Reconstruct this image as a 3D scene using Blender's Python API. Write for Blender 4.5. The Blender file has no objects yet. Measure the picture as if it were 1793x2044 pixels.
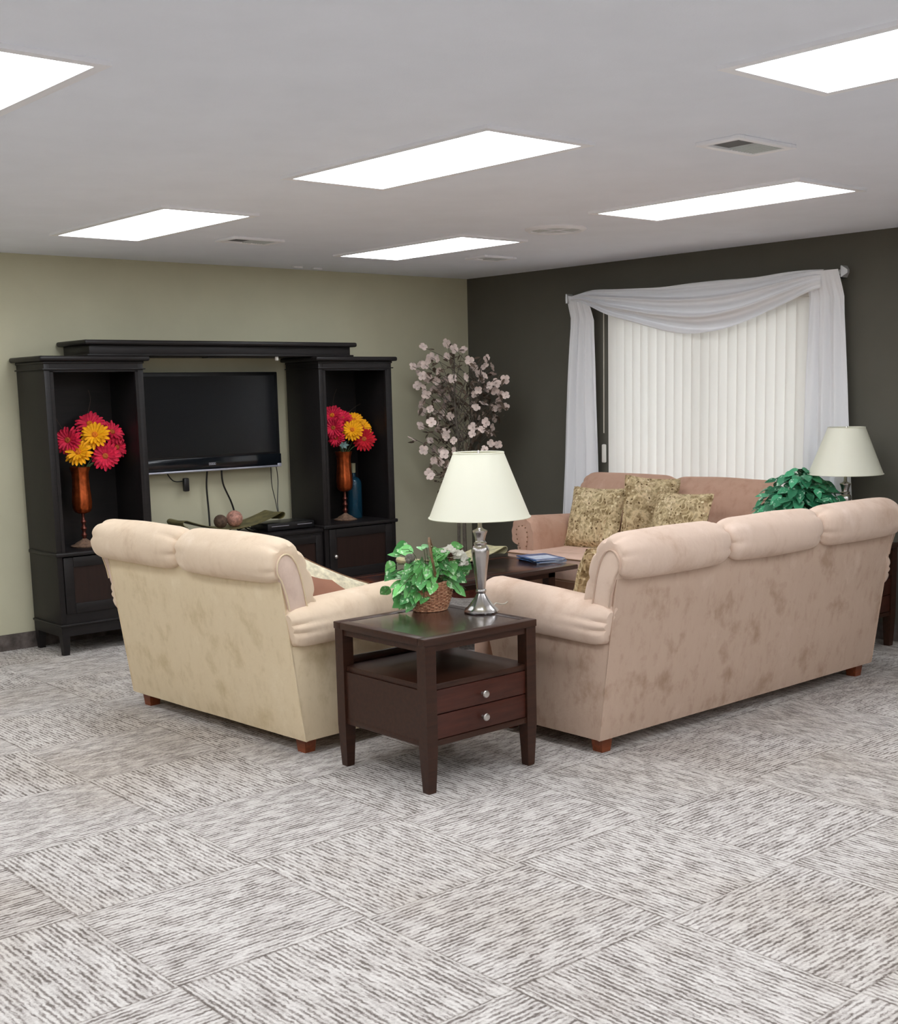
import bpy, bmesh, math, random
from math import sin, cos, pi, sqrt, exp
from mathutils import Vector, Matrix, noise
random.seed(11)
S = bpy.context.scene
COL = S.collection
V = Vector

# ------------------------------------------------------------------ helpers
def link(o, parent=None):
    COL.objects.link(o)
    if parent is not None:
        o.parent = parent
    return o

def obj(name, bm, m, parent=None, smooth=True, angle=40, label=None):
    bmesh.ops.recalc_face_normals(bm, faces=bm.faces)
    me = bpy.data.meshes.new(name)
    bm.to_mesh(me); bm.free()
    me.materials.append(m)
    if smooth:
        me.shade_smooth()
        try:
            me.set_sharp_from_angle(angle=math.radians(angle))
        except Exception:
            pass
    o = bpy.data.objects.new(name, me)
    link(o, parent)
    if label: o['label'] = label
    return o

def thing(name, label, cat, loc=(0, 0, 0), rz=0.0, group=None):
    o = bpy.data.objects.new(name, None)
    o.empty_display_size = 0.05
    COL.objects.link(o)
    o.location = loc; o.rotation_euler = (0, 0, rz)
    o['label'] = label; o['category'] = cat
    if group: o['group'] = group
    return o

def tag(o, label, cat, group=None):
    o['label'] = label; o['category'] = cat
    if group: o['group'] = group
    return o

def struct(name, bm, m, smooth=False, label=None, cat=None):
    o = obj(name, bm, m, None, smooth)
    o['kind'] = 'structure'
    if label: o['label'] = label
    if cat: o['category'] = cat
    return o

def B():
    return bmesh.new()

def bx(bm, x0, x1, y0, y1, z0, z1, bev=0.0, seg=2):
    t = bmesh.new()
    vs = [t.verts.new((x, y, z)) for x in (x0, x1) for y in (y0, y1) for z in (z0, z1)]
    for f in ((0, 1, 3, 2), (4, 6, 7, 5), (0, 4, 5, 1), (2, 3, 7, 6), (0, 2, 6, 4), (1, 5, 7, 3)):
        t.faces.new([vs[i] for i in f])
    if bev > 0:
        bmesh.ops.bevel(t, geom=list(t.edges), offset=bev, segments=seg, profile=0.5, affect='EDGES')
    merge(bm, t)

def merge(bm, t, mat=None):
    if mat is not None:
        bmesh.ops.transform(t, matrix=mat, verts=t.verts)
    d = {}
    for v in t.verts:
        d[v] = bm.verts.new(v.co)
    for f in t.faces:
        try:
            bm.faces.new([d[v] for v in f.verts])
        except ValueError:
            pass
    t.free()

def rings(bm, rs, closed=True, cap=True):
    vr = [[bm.verts.new(p) for p in r] for r in rs]
    n = len(vr[0])
    for a, b in zip(vr[:-1], vr[1:]):
        for i in range(n if closed else n - 1):
            j = (i + 1) % n
            bm.faces.new((a[i], a[j], b[j], b[i]))
    if cap and closed:
        bm.faces.new(vr[0][::-1]); bm.faces.new(vr[-1])
    return vr

def tube(bm, pts, r, seg=8, cap=True):
    pts = [V(p) for p in pts]
    rr = r if isinstance(r, (list, tuple)) else [r] * len(pts)
    t0 = (pts[1] - pts[0]).normalized()
    up = V((0, 0, 1)) if abs(t0.z) < 0.9 else V((1, 0, 0))
    n = t0.cross(up).normalized()
    rs = []
    for i, p in enumerate(pts):
        t = (pts[min(i + 1, len(pts) - 1)] - pts[max(i - 1, 0)]).normalized()
        n = (n - t * n.dot(t)).normalized()
        b = t.cross(n)
        rs.append([p + (n * cos(2 * pi * k / seg) + b * sin(2 * pi * k / seg)) * rr[i] for k in range(seg)])
    rings(bm, rs, True, cap)

def lathe(bm, prof, c=(0, 0, 0), seg=32, flute=0, amp=0.0):
    rs = []
    for r, z in prof:
        rs.append([V((c[0] + r * (1 + amp * cos(flute * 2 * pi * k / seg)) * cos(2 * pi * k / seg),
                      c[1] + r * (1 + amp * cos(flute * 2 * pi * k / seg)) * sin(2 * pi * k / seg), c[2] + z)) for k in range(seg)])
    rings(bm, rs, True, True)

def ball(bm, c, r, seg=14, sq=1.0):
    prof = []
    n = 9
    for i in range(n + 1):
        a = -pi / 2 + pi * i / n
        prof.append((max(r * cos(a), 0.0005), r * sin(a) * sq))
    lathe(bm, prof, c, seg)

def prism(bm, poly, axis, a, b, bev=0.0, seg=2):
    """extrude a 2D polygon along axis ('x': poly is (y,z); 'y': (x,z); 'z': (x,y)) from a to b"""
    t = bmesh.new()
    def P(p, h):
        if axis == 'x': return (h, p[0], p[1])
        if axis == 'y': return (p[0], h, p[1])
        return (p[0], p[1], h)
    va = [t.verts.new(P(p, a)) for p in poly]
    vb = [t.verts.new(P(p, b)) for p in poly]
    n = len(poly)
    t.faces.new(va[::-1]); t.faces.new(vb)
    for i in range(n):
        j = (i + 1) % n
        t.faces.new((va[i], va[j], vb[j], vb[i]))
    bmesh.ops.recalc_face_normals(t, faces=t.faces)
    if bev > 0:
        bmesh.ops.bevel(t, geom=list(t.edges), offset=bev, segments=seg, profile=0.5, affect='EDGES', clamp_overlap=True)
    merge(bm, t)

def crom(pts, n, closed=True):
    pts = [V((p[0], p[1], 0)) if len(p) == 2 else V(p) for p in pts]
    m = len(pts); out = []
    segs = m if closed else m - 1
    # sample uniformly by arc length
    dense = []
    for i in range(segs):
        p0 = pts[(i - 1) % m] if closed or i > 0 else pts[0]
        p1 = pts[i]; p2 = pts[(i + 1) % m]
        p3 = pts[(i + 2) % m] if closed or i + 2 < m else pts[-1]
        for k in range(16):
            t = k / 16
            dense.append(0.5 * ((2 * p1) + (p2 - p0) * t + (2 * p0 - 5 * p1 + 4 * p2 - p3) * t * t + (3 * p1 - p0 - 3 * p2 + p3) * t ** 3))
    if not closed: dense.append(pts[-1])
    else: dense.append(dense[0])
    L = [0]
    for a, b in zip(dense[:-1], dense[1:]): L.append(L[-1] + (b - a).length)
    tot = L[-1]; j = 0
    for k in range(n):
        s = tot * k / (n if closed else n - 1)
        while j < len(L) - 2 and L[j + 1] < s: j += 1
        f = (s - L[j]) / max(L[j + 1] - L[j], 1e-9)
        out.append(dense[j].lerp(dense[j + 1], min(max(f, 0), 1)))
    return out

def normals2d(p):
    n = len(p); c = []
    area = sum(p[i].x * p[(i + 1) % n].y - p[(i + 1) % n].x * p[i].y for i in range(n))
    s = 1 if area > 0 else -1
    for i in range(n):
        t = p[(i + 1) % n] - p[i - 1]
        c.append(V((t.y, -t.x, 0)).normalized() * s)
    return c

def copy_tree(o, parent=None, **kw):
    c = o.copy()
    COL.objects.link(c)
    if parent is not None: c.parent = parent
    for k, v in kw.items():
        c[k] = v
    for ch in list(o.children):
        copy_tree(ch, c)
    return c

# ------------------------------------------------------------------ materials
def srgb(r, g, b):
    f = lambda c: (c / 255 / 12.92) if c <= 10 else ((c / 255 + 0.055) / 1.055) ** 2.4
    return (f(r), f(g), f(b), 1)

def newmat(name):
    m = bpy.data.materials.new(name); m.use_nodes = True
    nt = m.node_tree
    bs = nt.nodes.get('Principled BSDF')
    return m, nt, bs

def N(nt, typ, **kw):
    n = nt.nodes.new(typ)
    for k, v in kw.items(): setattr(n, k, v)
    return n

def math_node(nt, op, a, b=None):
    n = N(nt, 'ShaderNodeMath', operation=op)
    for i, x in enumerate((a, b)):
        if x is None: continue
        if isinstance(x, (int, float)): n.inputs[i].default_value = x
        else: nt.links.new(x, n.inputs[i])
    return n.outputs[0]

def ramp(nt, fac, stops):
    r = N(nt, 'ShaderNodeValToRGB')
    el = r.color_ramp.elements
    while len(el) < len(stops): el.new(0.5)
    for e, (p, c) in zip(el, stops):
        e.position = p; e.color = c if len(c) == 4 else (*c, 1)
    nt.links.new(fac, r.inputs[0])
    return r.outputs[0]

def noise_n(nt, vec, scale, detail=3, rough=0.55):
    n = N(nt, 'ShaderNodeTexNoise')
    n.inputs['Scale'].default_value = scale
    n.inputs['Detail'].default_value = detail
    n.inputs['Roughness'].default_value = rough
    if vec is not None: nt.links.new(vec, n.inputs['Vector'])
    return n.outputs['Fac']

def bump(nt, bs, h, strength=0.2, dist=0.01):
    b = N(nt, 'ShaderNodeBump')
    b.inputs['Strength'].default_value = strength; b.inputs['Distance'].default_value = dist
    nt.links.new(h, b.inputs['Height']); nt.links.new(b.outputs[0], bs.inputs['Normal'])

def objco(nt, sc=(1, 1, 1)):
    t = N(nt, 'ShaderNodeTexCoord'); mp = N(nt, 'ShaderNodeMapping')
    mp.inputs['Scale'].default_value = sc
    nt.links.new(t.outputs['Object'], mp.inputs[0])
    return mp.outputs[0]

def plain(name, col, rough=0.5, metal=0.0, spec=0.5, var=0.0, vscale=20, bmp=0.0, bscale=200, **kw):
    m, nt, bs = newmat(name)
    c = col if len(col) == 4 else (*col, 1)
    bs.inputs['Roughness'].default_value = rough
    bs.inputs['Metallic'].default_value = metal
    bs.inputs['Specular IOR Level'].default_value = spec
    co = objco(nt)
    nf = noise_n(nt, co, vscale, 4)
    lo = tuple(x * (1 - var) for x in c[:3]) + (1,); hi = tuple(min(x * (1 + var), 1) for x in c[:3]) + (1,)
    nt.links.new(ramp(nt, nf, [(0.3, lo), (0.7, hi)]), bs.inputs['Base Color'])
    if bmp: bump(nt, bs, noise_n(nt, co, bscale, 3), bmp, 0.004)
    for k, v in kw.items():
        bs.inputs[k.replace('_', ' ')].default_value = v
    return m

def suede(name, base, dark, light, sheen=0.35, blotch=5.0, amt=0.62):
    m, nt, bs = newmat(name)
    co = objco(nt, (1, 1, 0.8))
    a = noise_n(nt, co, blotch, 6, 0.62)
    b = noise_n(nt, objco(nt, (1, 1, 0.45)), blotch * 3.2, 5, 0.65)
    c1 = ramp(nt, a, [(0.32, dark), (0.47, base), (0.60, base), (0.75, light)])
    c2 = ramp(nt, b, [(0.30, dark), (0.46, base), (1.0, light)])
    mx = N(nt, 'ShaderNodeMix', data_type='RGBA'); mx.inputs[0].default_value = 0.35
    nt.links.new(c1, mx.inputs[6]); nt.links.new(c2, mx.inputs[7])
    nt.links.new(mx.outputs[2], bs.inputs['Base Color'])
    bs.inputs['Roughness'].default_value = 0.92
    bs.inputs['Specular IOR Level'].default_value = 0.12
    bs.inputs['Sheen Weight'].default_value = sheen
    bs.inputs['Sheen Roughness'].default_value = 0.45
    bs.inputs['Sheen Tint'].default_value = light
    bump(nt, bs, noise_n(nt, objco(nt), 9, 4), 0.25, 0.02)
    return m

def wood(name, c1, c2, rough=0.35, coat=0.3, scale=(3, 30, 30)):
    m, nt, bs = newmat(name)
    co = objco(nt, scale)
    nf = noise_n(nt, co, 2.0, 5, 0.6)
    nt.links.new(ramp(nt, nf, [(0.3, c1), (0.7, c2)]), bs.inputs['Base Color'])
    bs.inputs['Roughness'].default_value = rough
    bs.inputs['Specular IOR Level'].default_value = 0.3
    bs.inputs['Coat Weight'].default_value = coat
    bs.inputs['Coat Roughness'].default_value = 0.25
    return m

def emit(name, col, st):
    m, nt, bs = newmat(name)
    bs.inputs['Base Color'].default_value = (0.9, 0.9, 0.9, 1)
    bs.inputs['Emission Color'].default_value = col
    bs.inputs['Emission Strength'].default_value = st
    return m

H = 2.3984
TILE = 0.62
GX, GY = -4.690, -4.1385

def carpet():
    m, nt, bs = newmat('carpet_tiles')
    t = N(nt, 'ShaderNodeTexCoord'); sp = N(nt, 'ShaderNodeSeparateXYZ')
    nt.links.new(t.outputs['Object'], sp.inputs[0])
    X, Y = sp.outputs[0], sp.outputs[1]
    gx = math_node(nt, 'DIVIDE', math_node(nt, 'SUBTRACT', X, GX), TILE)
    gy = math_node(nt, 'DIVIDE', math_node(nt, 'SUBTRACT', GY, Y), TILE)
    ix = math_node(nt, 'FLOOR', gx); iy = math_node(nt, 'FLOOR', gy)
    par = math_node(nt, 'MODULO', math_node(nt, 'ADD', math_node(nt, 'ADD', ix, iy), 200), 2)
    def mixf(a, b):
        n = N(nt, 'ShaderNodeMix', data_type='FLOAT')
        nt.links.new(par, n.inputs[0]); nt.links.new(a, n.inputs[2]); nt.links.new(b, n.inputs[3])
        return n.outputs[0]
    across = mixf(X, Y); along = mixf(Y, X)
    seed = math_node(nt, 'ADD', math_node(nt, 'MULTIPLY', ix, 7.31), math_node(nt, 'MULTIPLY', iy, 3.77))
    # tufted rows, each a wavering line broken into dashes
    cw = N(nt, 'ShaderNodeCombineXYZ')
    nt.links.new(math_node(nt, 'MULTIPLY', across, 55), cw.inputs[0])
    nt.links.new(math_node(nt, 'MULTIPLY', along, 48), cw.inputs[1]); nt.links.new(seed, cw.inputs[2])
    wob = noise_n(nt, cw.outputs[0], 1.0, 3, 0.6)
    acr = math_node(nt, 'ADD', across, math_node(nt, 'MULTIPLY', math_node(nt, 'SUBTRACT', wob, 0.5), 0.016))
    rowf = math_node(nt, 'DIVIDE', acr, 0.0172)
    rowi = math_node(nt, 'FLOOR', rowf); rfr = math_node(nt, 'FRACT', rowf)
    tri = math_node(nt, 'MULTIPLY', math_node(nt, 'ABSOLUTE', math_node(nt, 'SUBTRACT', rfr, 0.5)), 2)
    line = ramp(nt, tri, [(0.25, (1, 1, 1, 1)), (0.80, (0, 0, 0, 1))])
    cb = N(nt, 'ShaderNodeCombineXYZ')
    nt.links.new(math_node(nt, 'MULTIPLY', acr, 62), cb.inputs[0])
    nt.links.new(math_node(nt, 'MULTIPLY', along, 15), cb.inputs[1]); nt.links.new(seed, cb.inputs[2])
    n1 = noise_n(nt, cb.outputs[0], 1.0, 3, 0.65)
    dash = ramp(nt, n1, [(0.42, (0, 0, 0, 1)), (0.56, (1, 1, 1, 1))])
    cb2 = N(nt, 'ShaderNodeCombineXYZ')
    nt.links.new(math_node(nt, 'MULTIPLY', acr, 26), cb2.inputs[0])
    nt.links.new(math_node(nt, 'MULTIPLY', along, 9), cb2.inputs[1]); nt.links.new(seed, cb2.inputs[2])
    n2 = noise_n(nt, cb2.outputs[0], 1.0, 4, 0.6)
    grey = ramp(nt, n2, [(0.38, (0, 0, 0, 1)), (0.68, (1, 1, 1, 1))])
    fine = noise_n(nt, t.outputs['Object'], 110, 3, 0.7)
    dk = math_node(nt, 'MULTIPLY', line, math_node(nt, 'ADD', 0.20, math_node(nt, 'MULTIPLY', dash, 0.58)))
    v = math_node(nt, 'ADD', dk, math_node(nt, 'MULTIPLY', grey, 0.36))
    v = math_node(nt, 'ADD', v, math_node(nt, 'MULTIPLY', math_node(nt, 'SUBTRACT', fine, 0.5), 0.85))
    col = ramp(nt, v, [(0.00, srgb(212, 207, 202)), (0.30, srgb(192, 186, 181)), (0.62, srgb(158, 150, 145)), (1.0, srgb(112, 104, 99))])
    # worn / soiled patches
    st = noise_n(nt, t.outputs['Object'], 0.9, 3, 0.5)
    stm = ramp(nt, st, [(0.48, (1, 1, 1, 1)), (0.70, (0.80, 0.755, 0.70, 1))])
    mx = N(nt, 'ShaderNodeMix', data_type='RGBA', blend_type='MULTIPLY'); mx.inputs[0].default_value = 1
    nt.links.new(col, mx.inputs[6]); nt.links.new(stm, mx.inputs[7])
    # joints
    fx = math_node(nt, 'FRACT', gx); fy = math_node(nt, 'FRACT', gy)
    d = math_node(nt, 'MINIMUM', math_node(nt, 'MINIMUM', fx, math_node(nt, 'SUBTRACT', 1, fx)), math_node(nt, 'MINIMUM', fy, math_node(nt, 'SUBTRACT', 1, fy)))
    jm = ramp(nt, d, [(0.0, (0.72, 0.70, 0.68, 1)), (0.010, (1, 1, 1, 1))])
    m2 = N(nt, 'ShaderNodeMix', data_type='RGBA', blend_type='MULTIPLY'); m2.inputs[0].default_value = 1
    nt.links.new(mx.outputs[2], m2.inputs[6]); nt.links.new(jm, m2.inputs[7])
    nt.links.new(m2.outputs[2], bs.inputs['Base Color'])
    bs.inputs['Roughness'].default_value = 0.95; bs.inputs['Specular IOR Level'].default_value = 0.1
    b_ = math_node(nt, 'MULTIPLY', v, -1)
    bump(nt, bs, b_, 0.35, 0.005)
    return m

def wallmat(name, c):
    return plain(name, c, 0.75, 0, 0.25, 0.04, 3, 0.12, 260)

def leafmat(name, g1, g2, cream, cut=0.60, nsc=60):
    m, nt, bs = newmat(name)
    co = objco(nt)
    geo = N(nt, 'ShaderNodeNewGeometry')
    base = ramp(nt, geo.outputs['Random Per Island'], [(0.0, g1), (0.55, g2), (1.0, tuple(min(1, x * 1.5) for x in g2[:3]) + (1,))])
    nf = noise_n(nt, co, nsc, 4, 0.6)
    msk = ramp(nt, nf, [(cut, (0, 0, 0, 1)), (cut + 0.05, (1, 1, 1, 1))])
    mx = N(nt, 'ShaderNodeMix', data_type='RGBA')
    nt.links.new(msk, mx.inputs[0]); nt.links.new(base, mx.inputs[6]); mx.inputs[7].default_value = cream
    nt.links.new(mx.outputs[2], bs.inputs['Base Color'])
    bs.inputs['Roughness'].default_value = 0.42
    bs.inputs['Specular IOR Level'].default_value = 0.4
    return m

def tapestry():
    m, nt, bs = newmat('tapestry_fabric')
    co = objco(nt)
    wn = N(nt, 'ShaderNodeTexNoise'); wn.inputs['Scale'].default_value = 7; nt.links.new(co, wn.inputs['Vector'])
    va = N(nt, 'ShaderNodeVectorMath', operation='MULTIPLY_ADD')
    nt.links.new(wn.outputs['Color'], va.inputs[0]); va.inputs[1].default_value = (0.06, 0.06, 0.06); nt.links.new(co, va.inputs[2])
    v1 = N(nt, 'ShaderNodeTexVoronoi'); v1.inputs['Scale'].default_value = 10; v1.distance = 'CHEBYCHEV'
    nt.links.new(va.outputs[0], v1.inputs['Vector'])
    sp = N(nt, 'ShaderNodeSeparateColor'); nt.links.new(v1.outputs['Color'], sp.inputs[0])
    base = ramp(nt, sp.outputs[0], [(0.0, srgb(176, 154, 120)), (0.3, srgb(200, 182, 146)), (0.6, srgb(158, 138, 104)), (0.8, srgb(212, 194, 160)), (1.0, srgb(180, 152, 118))])
    cn = noise_n(nt, va.outputs[0], 9, 2, 0.5)
    fr = math_node(nt, 'FRACT', math_node(nt, 'MULTIPLY', cn, 7))
    em = ramp(nt, fr, [(0.0, (0, 0, 0, 1)), (0.06, (0.8, 0.8, 0.8, 1)), (0.18, (0.8, 0.8, 0.8, 1)), (0.26, (0, 0, 0, 1))])
    mx = N(nt, 'ShaderNodeMix', data_type='RGBA'); nt.links.new(em, mx.inputs[0])
    n9 = noise_n(nt, co, 38, 4, 0.7); nr9 = ramp(nt, n9, [(0.42, (0.62, 0.58, 0.50, 1)), (0.52, (1, 1, 1, 1)), (0.66, (1.22, 1.2, 1.15, 1))])
    m9 = N(nt, 'ShaderNodeMix', data_type='RGBA', blend_type='MULTIPLY'); m9.inputs[0].default_value = 1
    nt.links.new(base, m9.inputs[6]); nt.links.new(nr9, m9.inputs[7]); nt.links.new(m9.outputs[2], mx.inputs[6]); mx.inputs[7].default_value = srgb(212, 194, 154)
    v2 = N(nt, 'ShaderNodeTexVoronoi'); v2.inputs['Scale'].default_value = 52; nt.links.new(va.outputs[0], v2.inputs['Vector'])
    s2 = N(nt, 'ShaderNodeSeparateColor'); nt.links.new(v2.outputs['Color'], s2.inputs[0])
    dm = math_node(nt, 'MULTIPLY', ramp(nt, v2.outputs['Distance'], [(0.30, (1, 1, 1, 1)), (0.38, (0, 0, 0, 1))]), math_node(nt, 'GREATER_THAN', s2.outputs[0], 0.62))
    dc = ramp(nt, s2.outputs[1], [(0.0, srgb(98, 78, 54)), (0.6, srgb(112, 90, 60)), (0.62, srgb(224, 210, 174))])
    m3 = N(nt, 'ShaderNodeMix', data_type='RGBA'); nt.links.new(dm, m3.inputs[0]); nt.links.new(mx.outputs[2], m3.inputs[6]); nt.links.new(dc, m3.inputs[7])
    nt.links.new(m3.outputs[2], bs.inputs['Base Color'])
    bs.inputs['Roughness'].default_value = 0.9; bs.inputs['Specular IOR Level'].default_value = 0.15
    bump(nt, bs, noise_n(nt, co, 300, 2), 0.3, 0.003)
    return m

def cloth(name, col, trans=0.3, rough=0.85, spec=0.15):
    m, nt, bs = newmat(name)
    out = nt.nodes.get('Material Output')
    bs.inputs['Base Color'].default_value = col; bs.inputs['Roughness'].default_value = rough
    bs.inputs['Specular IOR Level'].default_value = spec
    tr = N(nt, 'ShaderNodeBsdfTranslucent'); tr.inputs[0].default_value = col
    mx = N(nt, 'ShaderNodeMixShader'); mx.inputs[0].default_value = trans
    nt.links.new(bs.outputs[0], mx.inputs[1]); nt.links.new(tr.outputs[0], mx.inputs[2])
    nt.links.new(mx.outputs[0], out.inputs['Surface'])
    bump(nt, bs, noise_n(nt, objco(nt), 350, 2), 0.15, 0.002)
    return m

def wicker():
    m, nt, bs = newmat('wicker')
    t = N(nt, 'ShaderNodeTexCoord')
    nf = noise_n(nt, t.outputs['Object'], 90, 4)
    nt.links.new(ramp(nt, nf, [(0.3, srgb(136, 88, 64)), (0.5, srgb(196, 140, 106)), (0.7, srgb(222, 182, 150))]), bs.inputs['Base Color'])
    bs.inputs['Roughness'].default_value = 0.6
    return m

M = {}
M['carpet'] = carpet()
M['wall_tv'] = wallmat('olive_beige_paint', srgb(194, 190, 164))
M['wall_dark'] = wallmat('dark_taupe_paint', srgb(92, 89, 80))
M['wall_lt'] = wallmat('beige_paint', srgb(226, 224, 216))
M['ceil'] = plain('ceiling_paint', srgb(239, 243, 252), 0.85, 0, 0.15, 0.02, 4, 0.12, 180)
M['cove'] = plain('carpet_cove', srgb(96, 88, 84), 0.95, 0, 0.1, 0.5, 14)
M['white_metal'] = plain('white_enamel', srgb(246, 246, 250), 0.4, 0, 0.4)
M['diff'] = emit('light_diffuser', (0.915, 0.955, 1.0, 1), 9.2)
M['grille'] = plain('grey_grille', srgb(92, 92, 94), 0.6)
M['grille_lt'] = plain('pale_grille', srgb(206, 210, 210), 0.6)
M['espresso'] = wood('espresso_wood', (0.008, 0.0068, 0.0068, 1), (0.0135, 0.0105, 0.0105, 1), 0.48, 0.08)
M['espresso_panel'] = wood('espresso_door_panel', (0.016, 0.008, 0.006, 1), (0.026, 0.012, 0.009, 1), 0.42, 0.2, (20, 20, 2))
M['cherry'] = wood('dark_cherry_wood', (0.026, 0.0098, 0.0052, 1), (0.047, 0.0165, 0.0085, 1), 0.42, 0.08)
M['cherry_top'] = wood('dark_cherry_top', (0.020, 0.0085, 0.007, 1), (0.038, 0.015, 0.012, 1), 0.22, 0.8)
M['cherry_red'] = wood('red_cherry_drawer', (0.042, 0.0105, 0.006, 1), (0.072, 0.019, 0.011, 1), 0.42, 0.12)
M['foot'] = wood('cinnamon_wood', srgb(104, 50, 26), srgb(136, 70, 38), 0.4, 0.2)
M['nickel'] = plain('brushed_nickel', srgb(188, 184, 182), 0.24, 1.0, var=0.05, vscale=8)
M['steel'] = plain('satin_steel', srgb(205, 200, 195), 0.3, 1.0)
M['shade'] = cloth('ivory_satin_shade', srgb(246, 245, 230), 0.30, 0.4, 0.5)
M['cord'] = plain('ivory_cord', srgb(196, 190, 176), 0.5)
M['black_pl'] = plain('black_plastic', (0.008, 0.008, 0.009, 1), 0.35)
M['screen'] = plain('screen_glass', (0.006, 0.007, 0.009, 1), 0.22, spec=0.5)
M['gloss_black'] = plain('piano_black', (0.004, 0.006, 0.009, 1), 0.12)
M['silver'] = plain('silver_trim', srgb(190, 192, 205), 0.3, 0.6)
M['white_pl'] = plain('white_plastic', srgb(225, 222, 214), 0.5)
M['copper'] = plain('hammered_copper', srgb(176, 84, 42), 0.34, 0.85, var=0.35, vscale=30, bmp=0.4, bscale=60)
M['copper_dark'] = plain('dark_copper', srgb(108, 58, 48), 0.32, 0.7, var=0.3, vscale=30)
M['stone_base'] = plain('bronze_filigree', srgb(140, 112, 92), 0.55, 0.3, var=0.5, vscale=60, bmp=0.6, bscale=90)
M['red_petal'] = plain('crimson_petal', srgb(212, 40, 72), 0.6, 0, 0.2, 0.35, 30)
M['dred_petal'] = plain('deep_red_petal', srgb(188, 30, 44), 0.6, 0, 0.2, 0.35, 30)
M['yel_petal'] = plain('golden_petal', srgb(250, 172, 24), 0.6, 0, 0.2, 0.22, 30)
M['or_center'] = plain('orange_flower_centre', srgb(216, 120, 34), 0.8, 0, 0.2, 0.4, 120, 0.6, 200)
M['br_center'] = plain('brown_flower_centre', srgb(176, 92, 44), 0.8, 0, 0.2, 0.4, 120, 0.6, 200)
M['stem'] = plain('green_stem', srgb(70, 92, 50), 0.6)
M['teal_leaf'] = plain('dusty_teal_leaf', srgb(96, 122, 120), 0.6)
M['twig'] = plain('brown_twig', srgb(74, 60, 50), 0.8, var=0.3)
M['glass_blue'] = plain('blue_glass', srgb(34, 84, 108), 0.08, 0, 0.5, Transmission_Weight=0.55, IOR=1.45)
M['cork'] = plain('pale_cork', srgb(176, 172, 140), 0.8)
M['tray'] = plain('aged_brass_leaf', srgb(112, 104, 66), 0.5, 0.35, var=0.45, vscale=18)
M['tray_lt'] = plain('cream_gilt_leaf', srgb(188, 180, 142), 0.5, 0.1, var=0.35, vscale=25)
M['rust_ball'] = plain('rattan_ball', srgb(84, 64, 50), 0.8, var=0.5, vscale=60, bmp=0.8, bscale=70)
M['pink_ball'] = plain('mosaic_ball', srgb(176, 128, 112), 0.6, var=0.5, vscale=55, bmp=0.6, bscale=70)
M['bark'] = plain('grey_bark', srgb(92, 84, 74), 0.85, var=0.3, vscale=40)
M['blossom'] = plain('blush_blossom', srgb(222, 203, 194), 0.7, 0, 0.2, 0.2, 25)
M['tree_leaf'] = plain('dusky_leaf', srgb(92, 78, 66), 0.7, 0, 0.2, 0.5, 12)
M['ivy'] = leafmat('ivy_leaf', srgb(52, 128, 62), srgb(104, 178, 96), srgb(196, 228, 184), 0.57, 55)
M['pothos'] = leafmat('pothos_leaf', srgb(26, 92, 62), srgb(62, 140, 100), srgb(176, 212, 186), 0.59, 45)
M['white_fl'] = plain('white_petal', srgb(238, 236, 226), 0.6, 0, 0.2, 0.05)
M['cone'] = plain('pine_cone', srgb(112, 82, 66), 0.8, 0, 0.2, 0.5, 80)
M['grey_bird'] = plain('grey_feather', srgb(104, 100, 90), 0.7, 0, 0.2, 0.5, 60)
M['wicker'] = wicker()
M['handle'] = plain('peeled_willow', srgb(122, 92, 62), 0.6, var=0.3, vscale=50)
M['blind'] = cloth('ivory_vane', srgb(250, 248, 243), 0.35)
M['scarf'] = cloth('white_voile', srgb(249, 249, 251), 0.14)
M['rod'] = plain('dark_rod', srgb(40, 38, 38), 0.4, 0.5)
M['finial'] = plain('pewter_finial', srgb(190, 190, 190), 0.35, 0.4)
M['glass'] = plain('window_glass', (0.9, 0.93, 0.95, 1), 0.03, Transmission_Weight=1.0)
M['alu'] = plain('window_frame_white', srgb(215, 215, 212), 0.5)
M['tap'] = tapestry()
M['rust_fab'] = plain('rust_satin', srgb(150, 104, 82), 0.55, 0, 0.35, 0.12, 6, Sheen_Weight=0.3)
M['cream_fab'] = plain('cream_brocade', srgb(210, 202, 176), 0.7, 0, 0.25, 0.3, 34, 0.3, 60)
M['piping'] = plain('piping_cord', srgb(120, 88, 62), 0.8)
M['paper_a'] = plain('magazine_pages', srgb(196, 206, 222), 0.45, 0, 0.5, 0.15, 30)
M['paper_b'] = plain('magazine_blue', srgb(70, 104, 150), 0.3, 0, 0.5, 0.5, 25)
M['paper_c'] = plain('magazine_dark', srgb(38, 44, 58), 0.3, 0, 0.5, 0.5, 25)

TAN = suede('tan_suede', srgb(222, 200, 175), srgb(199, 173, 146), srgb(236, 218, 198))
TANP = suede('tan_suede_panel', srgb(219, 200, 168), srgb(192, 171, 134), srgb(230, 214, 186), blotch=6.5)  # same suede as the roll; nap sheen put into a yellower colour
TANW = suede('tan_suede_wing', srgb(212, 188, 172), srgb(190, 164, 148), srgb(224, 204, 190))  # same suede again; sheen of the turned nap painted in as a pinker tone
PINK = suede('rose_tan_suede', srgb(213, 189, 171), srgb(190, 160, 138), srgb(228, 207, 193))
PINKP = suede('rose_tan_suede_panel', srgb(190, 165, 147), srgb(154, 125, 104), srgb(206, 183, 166), blotch=6.5)  # darker copy of the roll's suede; shading of the panel painted into the colour
BRN = suede('brown_suede', srgb(188, 152, 132), srgb(164, 124, 104), srgb(204, 170, 152))
SEATP = suede('rose_seat_suede', srgb(208, 176, 158), srgb(182, 148, 128), srgb(222, 194, 178))

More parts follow.
